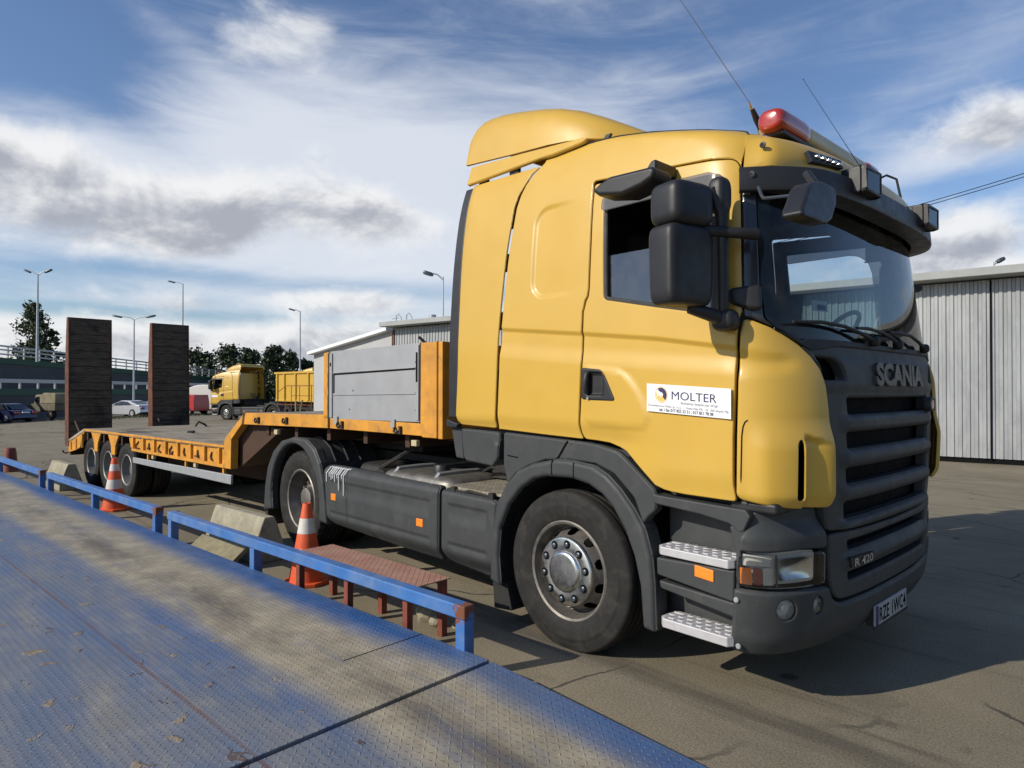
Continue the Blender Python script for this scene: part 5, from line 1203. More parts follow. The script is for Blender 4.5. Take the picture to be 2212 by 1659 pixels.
mb.box(-1.62, 1.6, .1, W2-.1, 1.24, 1.335); mb.prism([(-2.1, .72), (-2.1, 1.0), (-1.64, 1.33), (-1.2, 1.2), (-1.0, 1.2), (-1.95, .72)], XZ, .12, W2-.12)
for y in (.55, W2-.55): mb.prism([(-2.0, .70), (-2.0, 1.1), (-1.65, 1.3), (1.5, 1.3), (1.5, 1.18), (.5, 1.10), (-1.0, 1.08), (-1.6, .85), (-1.75, .70)], XZ, y-.03, y+.03)
for x in (-1.3, -.7, -.1, .5, 1.1): mb.box(x-.03, x+.03, .1, W2-.1, 1.12, 1.26)
mb.build('gooseneck', 'tdark', TL, bevel=.004)
mb = MB(); mb.box(-1.62, 1.42, .09, W2-.09, 1.338, 1.352); mb.build('gooseneck_floor', 'planks', TL)
# lashing points
mb = MB()
for y, o_ in ((0, -1), (W2, 1)):
    for x, z in ((-1.31, 1.285), (-.72, 1.298), (.27, 1.29), (1.12, 1.275)):
        mb.tube([(x-.045, y+o_*.012, z+.02), (x-.05, y+o_*.02, z-.015), (x-.02, y+o_*.024, z-.03), (x+.01, y+o_*.02, z-.01)], .010, 6); mb.box(x+.01, x+.035, *sorted((y, y+o_*.02)), z-.035, z+.03)
mb.pieces('lashing_ring', 'chassis', TL)
# front end: posts and aluminium drop sides
mb = MB()
for y0, y1 in ((-.012, .12), (W2-.12, W2+.012)):
    mb.prism([(1.405, 1.985), (1.43, 1.985), (1.58, 1.982), (1.60, 1.99), (1.60, 1.225), (1.43, 1.225), (1.40, 1.245)], XZ, y0, y1)
    mb.prism([(-.035, 1.955), (.055, 1.962), (.055, 1.33), (-.035, 1.33)], XZ, y0+.012, y1-.06)
mb.box(1.602, 1.655, 0, W2, 1.22, 1.985)
mb.pieces('end_post', 'tyellow', TL, bevel=.008)
rnd = random.Random(5)
mb = MB(); z0s = np.linspace(1.33, 1.95, 16)
for x0 in (.058, 1.398):
    vs = []
    for z in z0s: w_ = rnd.uniform(.006, .02); vs += [(x0-w_, -.004, z), (x0+w_, -.004, z)]
    mb.add(vs, [(2*i, 2*i+1, 2*i+3, 2*i+2) for i in range(15)])
    mb.add([(a, .02, c) for a, b, c in vs], [(2*i, 2*i+1, 2*i+3, 2*i+2) for i in range(15)])
mb.pieces('torn_seal', 'seal', TL)
for y0, o_ in ((0.0, -1), (W2, 1)):
    Y = lambda d: y0+o_*d
    def P3(u, v, d): return (u, Y(d), v)
    mb = MB(); mb.prism([(.078, 1.965), (1.378, 1.985), (1.378, 1.345), (.078, 1.335)], P3, -.035, .0)
    sd_ = mb.build('drop_side', 'alu', TL, bevel=.004)
    mb = MB()
    mb.prism([(.085, 1.945), (.125, 1.945), (.125, 1.35), (.085, 1.35)], P3, .0, .012); mb.prism([(1.34, 1.97), (1.375, 1.97), (1.375, 1.36), (1.34, 1.36)], P3, .0, .010)
    mb.prism([(.13, 1.765), (1.335, 1.790), (1.335, 1.785), (.13, 1.760)], P3, .0, .010)
    mb.prism([(.13, 1.56), (1.335, 1.575), (1.335, 1.572), (.13, 1.556)], P3, .0, .008)
    mb.pieces('rib', 'alu', sd_)
    mb = MB(); mb.prism([(.135, 1.755), (1.325, 1.783), (1.325, 1.770), (.155, 1.742), (.155, 1.575), (.135, 1.575)], P3, .0, .0015); mb.prism([(1.345, 1.91), (1.365, 1.91), (1.365, 1.67), (1.345, 1.67)], P3, .0115, .013); mb.prism([(.095, 1.86), (.112, 1.86), (.112, 1.825), (.095, 1.825)], P3, .013, .0145)
    for x, z in ((.45, 1.60), (.40, 1.43), (1.33, 1.58), (1.33, 1.44), (1.33, 1.83)): mb.prism([(x+.007*math.cos(t), z+.007*math.sin(t)) for t in np.linspace(0, 6.28, 9)[:-1]], P3, .0, .0025)
    mb.pieces('slot', 'void', sd_)
    mb = MB()
    for x in (.17, 1.02): mb.prism([(x, 1.36), (x+.05, 1.36), (x+.05, 1.29), (x, 1.29)], P3, .002, .016)
    mb.pieces('hinge', 'galv', sd_)
mb = MB(); mb.tube([(1.43, .02, 1.98), (1.40, -.01, 2.02), (1.39, -.02, 2.03)], .012, 6); mb.build('hook', 'chassis', TL)
# main frame, deck and sides
mb = MB()
for y in (.6, W2-.6): mb.box(-8.3, -2.0, y-.07, y+.07, .50, .88)
for x in np.arange(-7.4, -2.1, .42): mb.box(x-.03, x+.03, .05, W2-.05, .76, .90)
mb.build('main_frame', 'tdark', TL)
mb = MB(); mb.prism([(-2.12, .968), (-2.12, .925), (-7.46, .905), (-7.46, .948)], XZ, .01, W2-.01); mb.prism([(-7.46, .948), (-7.46, .905), (-8.40, .665), (-8.40, .71)], XZ, .01, W2-.01); mb.pieces('timber_deck', 'planks', TL)
mb = MB(); mb.tube([(-4.9, .7, .97), (-4.8, .75, .98), (-4.72, .7, .97)], .02, 6); mb.tube([(-6.6, 1.7, .96), (-6.5, 1.62, 1.0), (-6.45, 1.5, 1.05), (-6.47, 1.45, .97)], .018, 6); mb.pieces('loose_chain', 'chassis', TL)
for y, o_ in ((0., 1), (W2, -1)):
    P3 = lambda u, v, d: (u, y+o_*d, v)
    mb = MB(); mb.prism([(-2.14, .925), (-2.14, .715), (-5.15, .725), (-5.30, .76), (-5.36, .90)], P3, .035, .06)
    mb.prism([(-2.14, .965), (-2.14, .935), (-7.47, .915), (-7.47, .945)], P3, .0, .03)
    mb.prism([(-2.14, .74), (-2.14, .70), (-5.16, .715), (-5.16, .75)], P3, .0, .035)
    # hanging pieces between the wheels and the tail wedge
    for xc in (-6.02, -6.86): mb.prism([(xc-.26, .925), (xc+.26, .93), (xc+.10, .74), (xc+.08, .60), (xc-.08, .60), (xc-.10, .74)], P3, .02, .05)
    mb.prism([(-7.40, .925), (-7.75, .84), (-8.39, .68), (-8.39, .49), (-7.95, .56), (-7.70, .62), (-7.62, .80)], P3, .02, .05)
    sr_ = mb.pieces('side_rail', 'tyellow', TL, bevel=.004)
    mb = MB()
    for x in np.arange(-2.28, -5.2, -.405): mb.prism([(x-.012, .925), (x+.012, .925), (x+.012, .73), (x-.012, .73)], P3, .004, .05); mb.prism([(x-.06, .925), (x-.012, .925), (x-.012, .80)], P3, .012, .035)
    for x in (-7.55, -7.9, -8.2): mb.prism([(x-.012, .86+(x+7.55)*.26), (x+.012, .86+(x+7.55)*.26), (x+.012, .62+(x+7.55)*.1), (x-.012, .62+(x+7.55)*.1)], P3, .004, .03)
    mb.pieces('stiffener', 'tyellow', sr_)
    mb = MB()
    for k_, x in enumerate(np.arange(-2.45, -5.1, -.405)):
        w_ = rng.uniform(-.05, .05); mb.tube([P3(x-.07, .86, .03), P3(x-.10+w_, .81, .02), P3(x-.08+w_, .77+w_*.3, .02), P3(x-.04, .762, .024)], .011, 6)
        if k_ % 2: mb.prism([(x-.15, .775+w_*.4), (x-.03, .80), (x-.03, .78), (x-.15, .755+w_*.4)], P3, .022, .034)
    mb.pieces('lashing_hook', 'tdark', sr_)
    mb = MB(); mb.prism([(-1.95, .635), (-1.96, .525), (-5.10, .545), (-5.10, .625)], P3, .0, .03); gb = mb.build('side_guard', 'galv', TL, bevel=.008)
    mb = MB()
    for x in (-2.22, -3.3, -4.6): mb.prism([(x-.02, .75), (x+.02, .75), (x+.02, .58), (x-.02, .58)], P3, .03, .06)
    mb.pieces('guard_bracket', 'tyellow', gb)
mb = MB(); mb.box(-8.42, -8.36, .05, W2-.05, .44, .66); mb.tube([(-8.4, .03, .50), (-8.47, .0, .47), (-8.5, -.03, .49), (-8.49, -.04, .52)], .015, 6); mb.box(-8.1, -7.98, .25, .40, .34, .55); mb.build('tail_beam', 'tdark', TL)
for x in (-5.58, -6.43, -7.28):
    for y, o_ in ((.185, -1), (W2-.185, 1)): wheel(TL, 'wheel', x, y, o_, .405, .245, 'trailer', .012)
mb = MB()
for x in (-5.58, -6.43, -7.28): mb.tube([(x, .2, .41), (x, W2-.2, .41)], .07, 10)
mb.pieces('axle', 'chassis', TL)
for x, z in ((-.98, 1.165), (1.28, 1.17), (-3.0, .665), (-4.4, .67)):
    mb = MB(); mb.box(x-.035, x+.035, .02, .06, z-.025, z+.025); mb.build('side_marker', 'cream', TL, bevel=.006)
# raised ramps
RX = -8.36
for y0 in (.01, 1.41):
    lean = lambda z: RX-.05-(z-.7)*.03
    mb = MB(); n = 15; zz = np.linspace(.72, 2.90, n+1)
    for k in range(n):
        j = rng.uniform(-.010, .010); mb.box(lean(zz[k])-.0+j, lean(zz[k])+.055+j, y0+.021, y0+.679, zz[k]+.003, zz[k+1]-.003)
    rp = mb.build('loading_ramp', 'rampwood', TL, bevel=.004)
    mb = MB()
    for ya, yb in ((y0, y0+.02), (y0+.68, y0+.70)): mb.prism([(lean(.6)-.16, .60), (lean(.6)+.06, .60), (lean(2.9)+.06, 2.915), (lean(2.9)-.05, 2.915), (lean(2.0)-.16, 2.0)], XZ, ya, yb)
    mb.box(lean(2.9)-.05, lean(2.9)+.058, y0+.021, y0+.679, 2.902, 2.914); mb.box(lean(1.5)-.03, lean(1.5)-.012, y0+.021, y0+.679, .72, 2.9)
    mb.pieces('ramp_frame', 'rustdark', rp)
    mb = MB(); mb.tube([(RX, y0+.05, .70), (RX, y0+.65, .70)], .05, 12); mb.tube([(RX+.35, y0+.1, .82), (RX+.02, y0+.1, 1.05)], .02, 8); mb.build('ramp_hinge', 'tdark', TL)

# ================================================================== weighbridge
DO = (.12, -.67)
def dk(u, v, z): c, s = math.cos(DA), math.sin(DA); return (DO[0]+u*c-v*s, DO[1]+u*s+v*c, z)
ZD = .16
WB = thing('weighbridge', 'blue checker plate weighbridge covered in dusty tyre tracks, in the foreground', 'weighbridge')
def slab(name, poly, z1, z0=None, fn=None, bev=.004):
    mb = MB(); mb.prism(poly, (lambda u, v, d: dk(u, v, d)) if fn is None else fn, z0 if z0 is not None else z1-.02, z1); return mb.build(name, 'deck', WB, bevel=bev)
slab('deck_plate', [(-18.5, -3.6), (-.013, -3.6), (-.013, -.002), (-18.5, -.002)], ZD, ZD-.03)
# ramp down to the yard
mb = MB(); L_ = 1.75; vs = [dk(.010, .02, ZD-.004), dk(.010, -3.6, ZD-.004), dk(L_, -3.6, .012), dk(L_, .10, .012)]
vs = [dk(.013, -3.6, ZD-.004), dk(L_, -3.6, .012), dk(L_, .02, .012), dk(.013, .0, ZD-.004)]
mb.add(vs+[(a, b, c-.03) for a, b, c in vs], [(0, 1, 2, 3), (7, 6, 5, 4), (0, 4, 5, 1), (1, 5, 6, 2), (2, 6, 7, 3), (3, 7, 4, 0)]); mb.build('approach_ramp', 'deck', WB, bevel=.003)
mb = MB(); mb.box(-18.4, -.03, -3.5, -.12, .0, .125, 0, Matrix.Translation((*DO, 0)) @ Matrix.Rotation(DA, 4, 'Z')); mb.build('deck_frame', 'chassis', WB)
mb = MB(); mb.prism([(-.565, -.003), (-.574, -.003), (-.574, -.545), (-.565, -.545)], lambda u, v, d: dk(u, v, d), ZD+.0002, ZD+.0006); mb.build('plate_joint', 'void', WB)
# guide rails along the far edge
def rail(u0, u1, posts, label):
    o = thing('guide_rail', label, 'guide rail', dk(u0, -.0, ZD), DA, 'blue guide rails along the weighbridge')
    L = u1-u0; mb = MB(); mb.box(0, -L if L > 0 else L, 0, 0, 0, 0) if 0 else None
    mb.box(u1-u0, 0, -.018, .062, .165, .245); mb.build('rail_tube', 'blue', o, bevel=.010, seg=3)
    mb = None
    for p in posts:
        mb = MB(); mb.box(p-u0-.038, p-u0+.038, -.016, .060, -.155, .165); mb.build('post', 'blue', o, bevel=.006)
    return o
rail(-.19, -4.48, (-.23, -2.70, -4.42), 'blue steel guide rail with rusty near end, beside the red step')
rail(-4.78, -9.05, (-4.84, -6.9, -9.0), 'blue steel guide rail passing in front of the farther traffic cone')
rail(-9.42, -16.5, (-9.47, -12.4, -16.4), 'blue steel guide rail farthest from camera, reaching the left edge')
# small stubs at the rail joint
mb = MB(); mb.tube([dk(-4.60, .10, .0), dk(-4.60, .10, .36)], .035, 8); mb.tube([dk(-4.60, .10, .36), dk(-4.60, .10, .375)], .045, 8); tag(mb.build('steel_stake', 'chassis'), 'short black steel stake in the gap between two blue rails', 'stake')
# step
SS = thing('steel_step', 'low red-brown steel step with ribbed rusty plate, between blue rail and tractor', 'step', dk(-1.37, .17, 0), DA)
mb = MB(); mb.box(-.78, .62, -.135, .215, .372, .380); mb.build('plate', 'stepplate', SS, bevel=.002)
mb = MB(); mb.box(-.76, .60, -.12, -.085, .335, .371); mb.box(-.76, .60, .165, .2, .335, .371); mb.build('frame', 'redsteel', SS)
for x in (-.72, -.08, .57):
    for y in (-.10, .185): mb = MB(); mb.box(x-.024, x+.024, y-.024, y+.024, 0, .37); mb.build('leg', 'redsteel', SS, bevel=.004)
# cones
def cone(loc, rz, label, H=.74, tip=True, SC=.94):
    o = thing('traffic_cone', label, 'traffic cone', loc, rz, 'orange and white traffic cones'); o.scale = (SC, SC, SC)
    f = lambda a, b, h: (a, b, h)
    rad_ = lambda h: .155-(.155-.036)*(h-.035)/(H-.035)
    mb = MB(); mb.add([], []); B = .205
    mb.prism([(B*math.cos(t), B*math.sin(t)) for t in np.linspace(R(22.5), R(22.5)+2*math.pi, 9)[:-1]], lambda u, v, d: (u, v, d), .0, .035); mb.build('base', 'coneo', o, bevel=.008)
    for z0, z1, m_ in ((.03, .31, 'coneo'), (.31, .44, 'conew'), (.44, .56, 'coneo'), (.56, .655, 'conew'), (.655, H, 'coneo')) if tip else ((.03, .30, 'coneo'), (.30, .325, 'conew'), (.325, .455, 'coneo'), (.455, .59, 'conew'), (.59, H, 'coneo')):
        mb = MB(); e = .0015 if m_ == 'conew' else 0
        mb.lathe([(rad_(z0)+e, z0), (rad_((z0+z1)/2)+e, (z0+z1)/2), (rad_(z1)+e, z1)]+([(rad_(H)-.012, H), (rad_(H)-.014, H-.03)] if z1 == H else []), f, 40)
        mb.build('sleeve' if m_ == 'conew' else 'body', m_, o, sharp=40)
    return o
cone((-2.43, -.47, 0), .3, 'traffic cone with orange tip leaning by the tractor rear wheel, behind the steel step', .72, False, .92)
cone((-7.36, -.79, 0), .1, 'traffic cone with two white bands, in front of the trailer wheels')
# concrete blocks
def block(loc, rz, L, label):
    mb = MB(); sec = [(-.17, 0), (.17, 0), (.165, .10), (.075, .36), (.05, .42), (-.05, .42), (-.075, .36), (-.165, .10)]
    mb.prism(sec, lambda u, v, d: (d, u, v), -L/2, L/2)
    o = mb.build('concrete_block', 'conc', None, bevel=.012); o.location = loc; o.rotation_euler = (0, 0, rz)
    return tag(o, label, 'concrete block', 'concrete blocks beside the weighbridge')
block((-3.82, -.45, 0), DA, 1.05, 'weathered concrete block between the steel step and trailer, nearer of two')
block((-10.3, -.88, 0), DA, .95, 'weathered concrete block behind the farther cone, far along the rail')
mb = MB(); mb.box(-.42, .42, -.11, .11, -.02, .02); pk = mb.build('wooden_board', 'wood', None, bevel=.004); pk.location = dk(-3.72, .14, .12); pk.rotation_euler = (R(38), 0, DA+R(3)); tag(pk, 'weathered board leaning under the blue rail beside a concrete block', 'board')
mb = MB(); mb.lathe([(.16, 0), (.13, .08), (.10, .40), (.085, .46), (.03, .47), (.0005, .47)], lambda a, b, h: (a, b, h), 16); bo = mb.build('bollard', 'redsteel', None, sharp=40); bo.location = (-13.6, -1.22, 0); tag(bo, 'short dark red bollard behind the rail at the left edge', 'bollard')
rnd = random.Random(11)
for k, (x, y, s_) in enumerate(((-.98, -.30, .06), (-.86, -.30, .05), (-1.10, -.24, .05), (-.74, -.22, .035))):
    mb = MB(); mb.squad((0, 0, 0), (s_*rnd.uniform(.8, 1.3), s_, s_*.7), .7, .7, 9, 6); o = mb.build('rubble_stone', 'conc', None, sharp=20); o.location = (x, y, s_*.6); o.rotation_euler = (rnd.random(), rnd.random(), rnd.random()*6)
    tag(o, 'small lump of broken concrete on the ground under the red steel step', 'stone', 'lumps of rubble under the step')

# ================================================================== the yard and what stands round it
def gz(x, y): return -.012*max(0., -x-14)-.03*min(max(12-y, 0), 20)*min(max((-x-25)/30, 0), 1)
FH = Vector((-.7297, .6837, 0)); RH = Vector((.6837, .7297, 0))
def at(px, d, z=None):
    """px across the photograph (of 2212), d metres ahead"""
    p = CAM+FH*d+RH*((px-1106)/1448*d); p.z = gz(p.x, p.y) if z is None else z
    return p
mb = MB(); xs = sorted(set([-400, -250, -160, -120]+list(range(-100, -10, 3))+[-8, -4, 0, 4, 8, 16, 40, 100, 200])); ys = sorted(set([-250, -120, -60, -30, -18]+list(range(-12, 24, 2))+[30, 45, 70, 120, 250, 400]))
xs = [float(x) for x in xs]; ys = [float(y) for y in ys]
mb.add([(x, y, gz(x, y)) for x in xs for y in ys], [(i*len(ys)+j, (i+1)*len(ys)+j, (i+1)*len(ys)+j+1, i*len(ys)+j+1) for i in range(len(xs)-1) for j in range(len(ys)-1)])
tag(mb.build('ground', 'asphalt', sharp=180), kind='structure')
# ---- corrugated hangar
A_ = CAM+FH*26.4+RH*-4.7; Bd = (RH*15.9+FH*-12.2).normalized(); Nn = Vector((Bd.y, -Bd.x, 0))
if Nn.dot(CAM-A_) < 0: Nn = -Nn
HR = thing('hangar', 'long corrugated metal hangar with pale roof edge, behind the tractor', 'building', (A_.x, A_.y, 0), math.atan2(Bd.y, Bd.x))
# local: x along the wall, y into the building (positive = away from the camera side)
LH = 34.
mb = MB(); prof = []; x = 0.
while x < LH:
    for dx_, dy_ in ((0, 0), (.045, 0), (.065, .028), (.115, .028), (.135, 0)): prof.append((round(x+dx_, 4), dy_))
    x = round(x+.15, 4)
for (xa, xb, yo) in ((0., 19.201, 0.), (19.199, LH, .010)):
    q = [p for p in prof if xa <= p[0] <= xb]; n = len(q)
    mb.add([(a, b+yo, .12) for a, b in q]+[(a, b+yo, 4.05) for a, b in q], [(i, i+1, n+i+1, n+i) for i in range(n-1)])
mb.build('cladding', 'corr', HR, sharp=20)
mb = MB(); mb.box(0, LH, .06, .2, .0, 3.9); mb.box(.0, .1, .05, 12, 0, 3.9); mb.box(19.165, 19.205, -.012, .05, .1, 4.04); mb.build('wall', 'void', HR)
mb = MB(); mb.prism([(-.5, 4.09), (-.5, 4.27), (6, 5.0), (13, 4.2), (13, 4.05)], lambda u, v, d: (d, u, v), -.25, LH+.5); mb.build('roof', 'roofgrey', HR, bevel=.02)
mb = MB(); mb.box(.02, .09, -.03, .0, .1, 4.0); mb.build('corner_post', 'rust', HR)
# vents and bits on the roof
mb = MB(); mb.lathe([(.08, 0), (.08, .62), (.15, .64), (.15, .92), (.0005, .94)], lambda a, b, h: (a+.9, b+1.3, h+3.72), 20); mb.build('roof_vent', 'galv', HR, sharp=40)
mb = MB()
for x in (-.35, .25): mb.tube([(x, .5, 4.3), (x, .5, 4.6), (x+.15, .5, 4.68), (x+.3, .5, 4.5), (x+.3, .5, 4.3)], .02, 6)
mb.tube([(-.6, .5, 4.5), (-.2, .5, 4.52)], .015, 6); mb.pieces('roof_pipe', 'galv', HR)
# ---- pale gabled building beside it
p0, p1 = at(678, 31, 0), at(846, 27.2, 0); d_ = (p1-p0); Lg = d_.length; d_.normalize()
GB = thing('gabled_building', 'pale rendered building with white sloping roof edge, left of the hangar', 'building', (p0.x, p0.y, gz(p0.x, p0.y)), math.atan2(d_.y, d_.x))
zb = -gz(p0.x, p0.y)
mb = MB(); mb.prism([(0, 0), (Lg, 0), (Lg, 4.03+zb), (0, 3.3+zb)], lambda u, v, d: (u, d, v), 0, 14); mb.build('wall', 'render', GB)
mb = MB(); mb.prism([(-.12, 3.24+zb), (Lg, 4.02+zb), (Lg, 4.16+zb), (-.12, 3.38+zb)], lambda u, v, d: (u, d, v), -.3, 14.3); mb.build('roof', 'whiteroof', GB, bevel=.01)
mb = MB(); mb.tube([(-.05, .25, 3.2+zb), (-.05, .1, 2.9+zb), (-.05, .1, .2)], .07, 8); mb.build('downpipe', 'seal', GB)
# ---- retaining walls of the viaduct ramp
def wall(name, label, pa, pb, za, zb_, cop, mat='viaduct', bottom=-2.5, th=.6):
    d = pb-pa; d.z = 0; L = d.length; o = thing(name, label, 'wall', (pa.x, pa.y, 0), math.atan2(d.y, d.x))
    mb = MB(); mb.prism([(0, bottom), (L, bottom), (L, zb_-cop), (0, za-cop)], XZ, 0, th); mb.build('wall_face', mat, o)
    mb = MB(); mb.prism([(0, za-cop), (L, zb_-cop), (L, zb_), (0, za)], XZ, -.08, th+.08); mb.build('coping', 'green', o)
    return o, L
def railing(label, pa, pb, za, zb_, H, rails, sp, pw, kinds):
    d = pb-pa; d.z = 0; L = d.length; o = thing('guard_rail', label, 'guard rail', (pa.x, pa.y, 0), math.atan2(d.y, d.x))
    for h, hh in rails:
        mb = MB(); mb.prism([(0, za+h-hh/2), (L, zb_+h-hh/2), (L, zb_+h+hh/2), (0, za+h+hh/2)], XZ, -.10, -.02); mb.build('rail', 'galv', o)
    n = int(L/sp); src = None
    for k in range(n+1):
        z = za+(zb_-za)*k*sp/L
        if src is None:
            mb = MB()
            if kinds: mb.prism([(-.07, 0), (.07, 0), (.07, H*.35), (.05, H*.6), (.16, H), (-.16, H), (-.05, H*.6), (-.07, H*.35)], XZ, -.02, .10)
            else: mb.box(-pw/2, pw/2, -.02, .10, 0, H)
            src = mb.build('post', 'galv', o); src.location = (0, .1, z)
        else:
            c = src.copy(); col.objects.link(c); c.location = (k*sp, .1, z)
    return o
pa, pb = at(-160, 46), at(640, 118); pa = pa-(pb-pa).normalized()*60
wall('retaining_wall', 'lower dark grey ramp wall with green coping, level, behind the parked cars', pa, pb, 1.72, 1.72, .55)
railing('galvanised crash barrier on stubby posts along the lower green coping', pa+Vector((-.2, .4, 0)), pb+Vector((-.2, .4, 0)), 1.72, 1.72, .78, ((.62, .30),), 2.0, .1, True)
pa, pb = at(-160, 56), at(600, 128); zl = 4.9+1.9*60/(pb-pa).length; pa = pa-(pb-pa).normalized()*60
wall('retaining_wall', 'upper dark grey ramp wall with green coping that slopes down to the right', pa, pb, zl, 3.0, .55)
railing('bluish steel parapet railing of two wide rails on the upper sloping wall', pa+Vector((-.2, .4, 0)), pb+Vector((-.2, .4, 0)), zl, 3.0, 1.15, ((1.08, .17), (.72, .14), (.30, .14)), 2.0, .12, False)
# ---- lamps
def lamp(name, base, H, arms, label, r=.09, drop=.0, heads=.75, tilt=.25):
    o = thing(name, label, 'street lamp', base, 0, 'tall street lamps')
    mb = MB(); mb.tube([(0, 0, 0), (0, 0, H*.4), (0, 0, H)], [r, r*.8, r*.5], 10); mb.build('pole', 'pole', o)
    for s_, L in arms:
        dv_ = RH*s_; e = Vector((0, 0, H))+dv_*L+Vector((0, 0, tilt*L)); mb = MB(); mb.tube([(0, 0, H-.15), Vector((0, 0, H))+dv_*.25+Vector((0, 0, .08)), e], .035, 8); mb.build('arm', 'pole', o)
        mb = MB(); ang = math.atan2(dv_.y, dv_.x); M3 = Matrix.Rotation(ang, 3, 'Z') @ Matrix.Rotation(-math.atan(tilt), 3, 'Y'); mb.squad(e+dv_*heads*.45, (heads*.5, .14, .09), .6, .6, 16, 10, 0, M3); mb.build('lamp_head', 'nut', o)
    return o
b = at(80, 64, 4.3); lamp('street_lamp', b, 8.4, ((-1, .65), (1, .65)), 'tall twin-armed street lamp in front of the tallest tree, up on the ramp', .13, tilt=.45, heads=.8)
b = at(289, 60); lamp('street_lamp', b, 8.0-b.z, ((-1, 1.1), (1, 1.1)), 'twin-armed street lamp between the two raised trailer ramps', .10, tilt=.2, heads=.9)
b = at(394, 76, 2.9); lamp('street_lamp', b, 10.8, ((-1, .9),), 'single-armed street lamp rising above the right-hand raised ramp', .12, tilt=.25, heads=.9)
b = at(648, 76); lamp('street_lamp', b, 10.6-b.z, ((-1, .6),), 'slender single-armed street lamp behind the yellow tipper body', .12, tilt=.3, heads=.8)
b = at(957, 30); lamp('street_lamp', b, 6.8, ((-1, .45),), 'street lamp just behind the cab, above the hangar roof', .05, tilt=.3, heads=.5)
b = at(2148, 30); lamp('street_lamp', b, 7.4, ((1, .12),), 'small street lamp showing over the roof edge of the hangar, far right', .05, tilt=.6, heads=.4)
# ---- overhead cables
for y0, y1, lb in ((455, 390, 'upper of two thin power cables crossing the sky on the right'), (464, 399, 'lower of two thin power cables crossing the sky on the right')):
    f_ = lambda px, y, d: CAM+FH*d+RH*((px-1106)/1448*d)+Vector((0, 0, (843-y)/1448*d))
    a, c = f_(1500, 560+(y0-455)*.5, 50), f_(2500, y1-110, 24); mb = MB(); mb.tube([a.lerp(c, t)-Vector((0, 0, 1.6*t*(1-t))) for t in np.linspace(0, 1, 25)], .018, 6); tag(mb.build('power_cable', 'seal'), lb, 'cable', 'overhead power cables')
# ---- trees
def tree(base, H, w_, z0, label, seed, m='leaf', conic=False, n=1900, ls=.22, name='tree'):
    r = np.random.default_rng(seed); o = thing(name, label, 'tree', base)
    mb = MB(); mb.tube([(0, 0, 0), (.1, 0, H*.35), (.05, .05, H*.7), (0, 0, H*.92)], [w_*.045, w_*.035, w_*.02, .02], 8)
    cl = []
    for k in range(34):
        t = r.random()**.8; zz = z0+(H-z0)*t
        ww = w_*.5*((1-t)**.75+.05 if conic else math.sin(math.pi*min(1, .14+.83*t))**.7)
        a = r.random()*6.283; q = ww*r.random()**.45*.85; cl.append((q*math.cos(a), q*math.sin(a), zz, w_*r.uniform(.07, .15)*(1-.4*t)))
        if k % 3 == 0: mb.tube([(0.05, 0, zz*.75), (q*math.cos(a)*.6, q*math.sin(a)*.6, zz*.92), (q*math.cos(a), q*math.sin(a), zz)], [.05, .03, .012], 5)
    mb.build('trunk', 'bark', o)
    vs = []; fs = []
    for i in range(n):
        c = cl[int(r.random()*len(cl))]; p = np.array(c[:3])+r.normal(size=3)*c[3]*np.array([1, 1, .75])
        a = r.normal(size=3); a /= np.linalg.norm(a); b_ = np.cross(a, r.normal(size=3)); b_ /= np.linalg.norm(b_); s_ = ls*r.uniform(.6, 1.5)
        k = len(vs); vs += [tuple(p-a*s_), tuple(p+b_*s_*.55), tuple(p+a*s_), tuple(p-b_*s_*.55)]; fs.append((k, k+1, k+2, k+3))
    mb = MB(); mb.add(vs, fs); me = bpy.data.meshes.new('crown'); me.from_pydata(vs, [], fs); link('crown', me, m, o)
    return o
b = at(72, 84); tree(b, 13.3, 5.6, 4.5, 'tall loose conifer-like tree behind the upper ramp wall on the left', 1, 'leaf2', True, 2600, .24)
b = at(108, 86); tree(b, 10.2, 3.6, 4.0, 'lower bushy tree leaning against the tall one, behind the ramp', 2, 'leaf', False, 1300, .24)
for px, d, H, w_, lb, sd in ((428, 108, 8.8, 6.0, 'dark round tree half hidden by the right-hand raised ramp', 3), (500, 108, 9.4, 6.2, 'dark spreading tree behind the parked tractor cab roof', 4), (540, 106, 9.0, 4.6, 'dark tree just right of the spreading one, over the parked cab', 5),
                            (592, 104, 9.0, 4.6, 'dark dense tree between the parked cab and the tipper body', 6), (628, 104, 8.2, 4.0, 'dark tree with pointed tops behind the tipper body', 7), (662, 106, 7.2, 4.0, 'lowest dark tree next to the slender street lamp', 8), (345, 120, 7.5, 3.0, 'small distant tree over the parapet between the raised ramps', 9)):
    b = at(px, d); tree(b, H, w_*1.35, .3, lb, sd, 'leaf', sd == 7, 3300, .27)
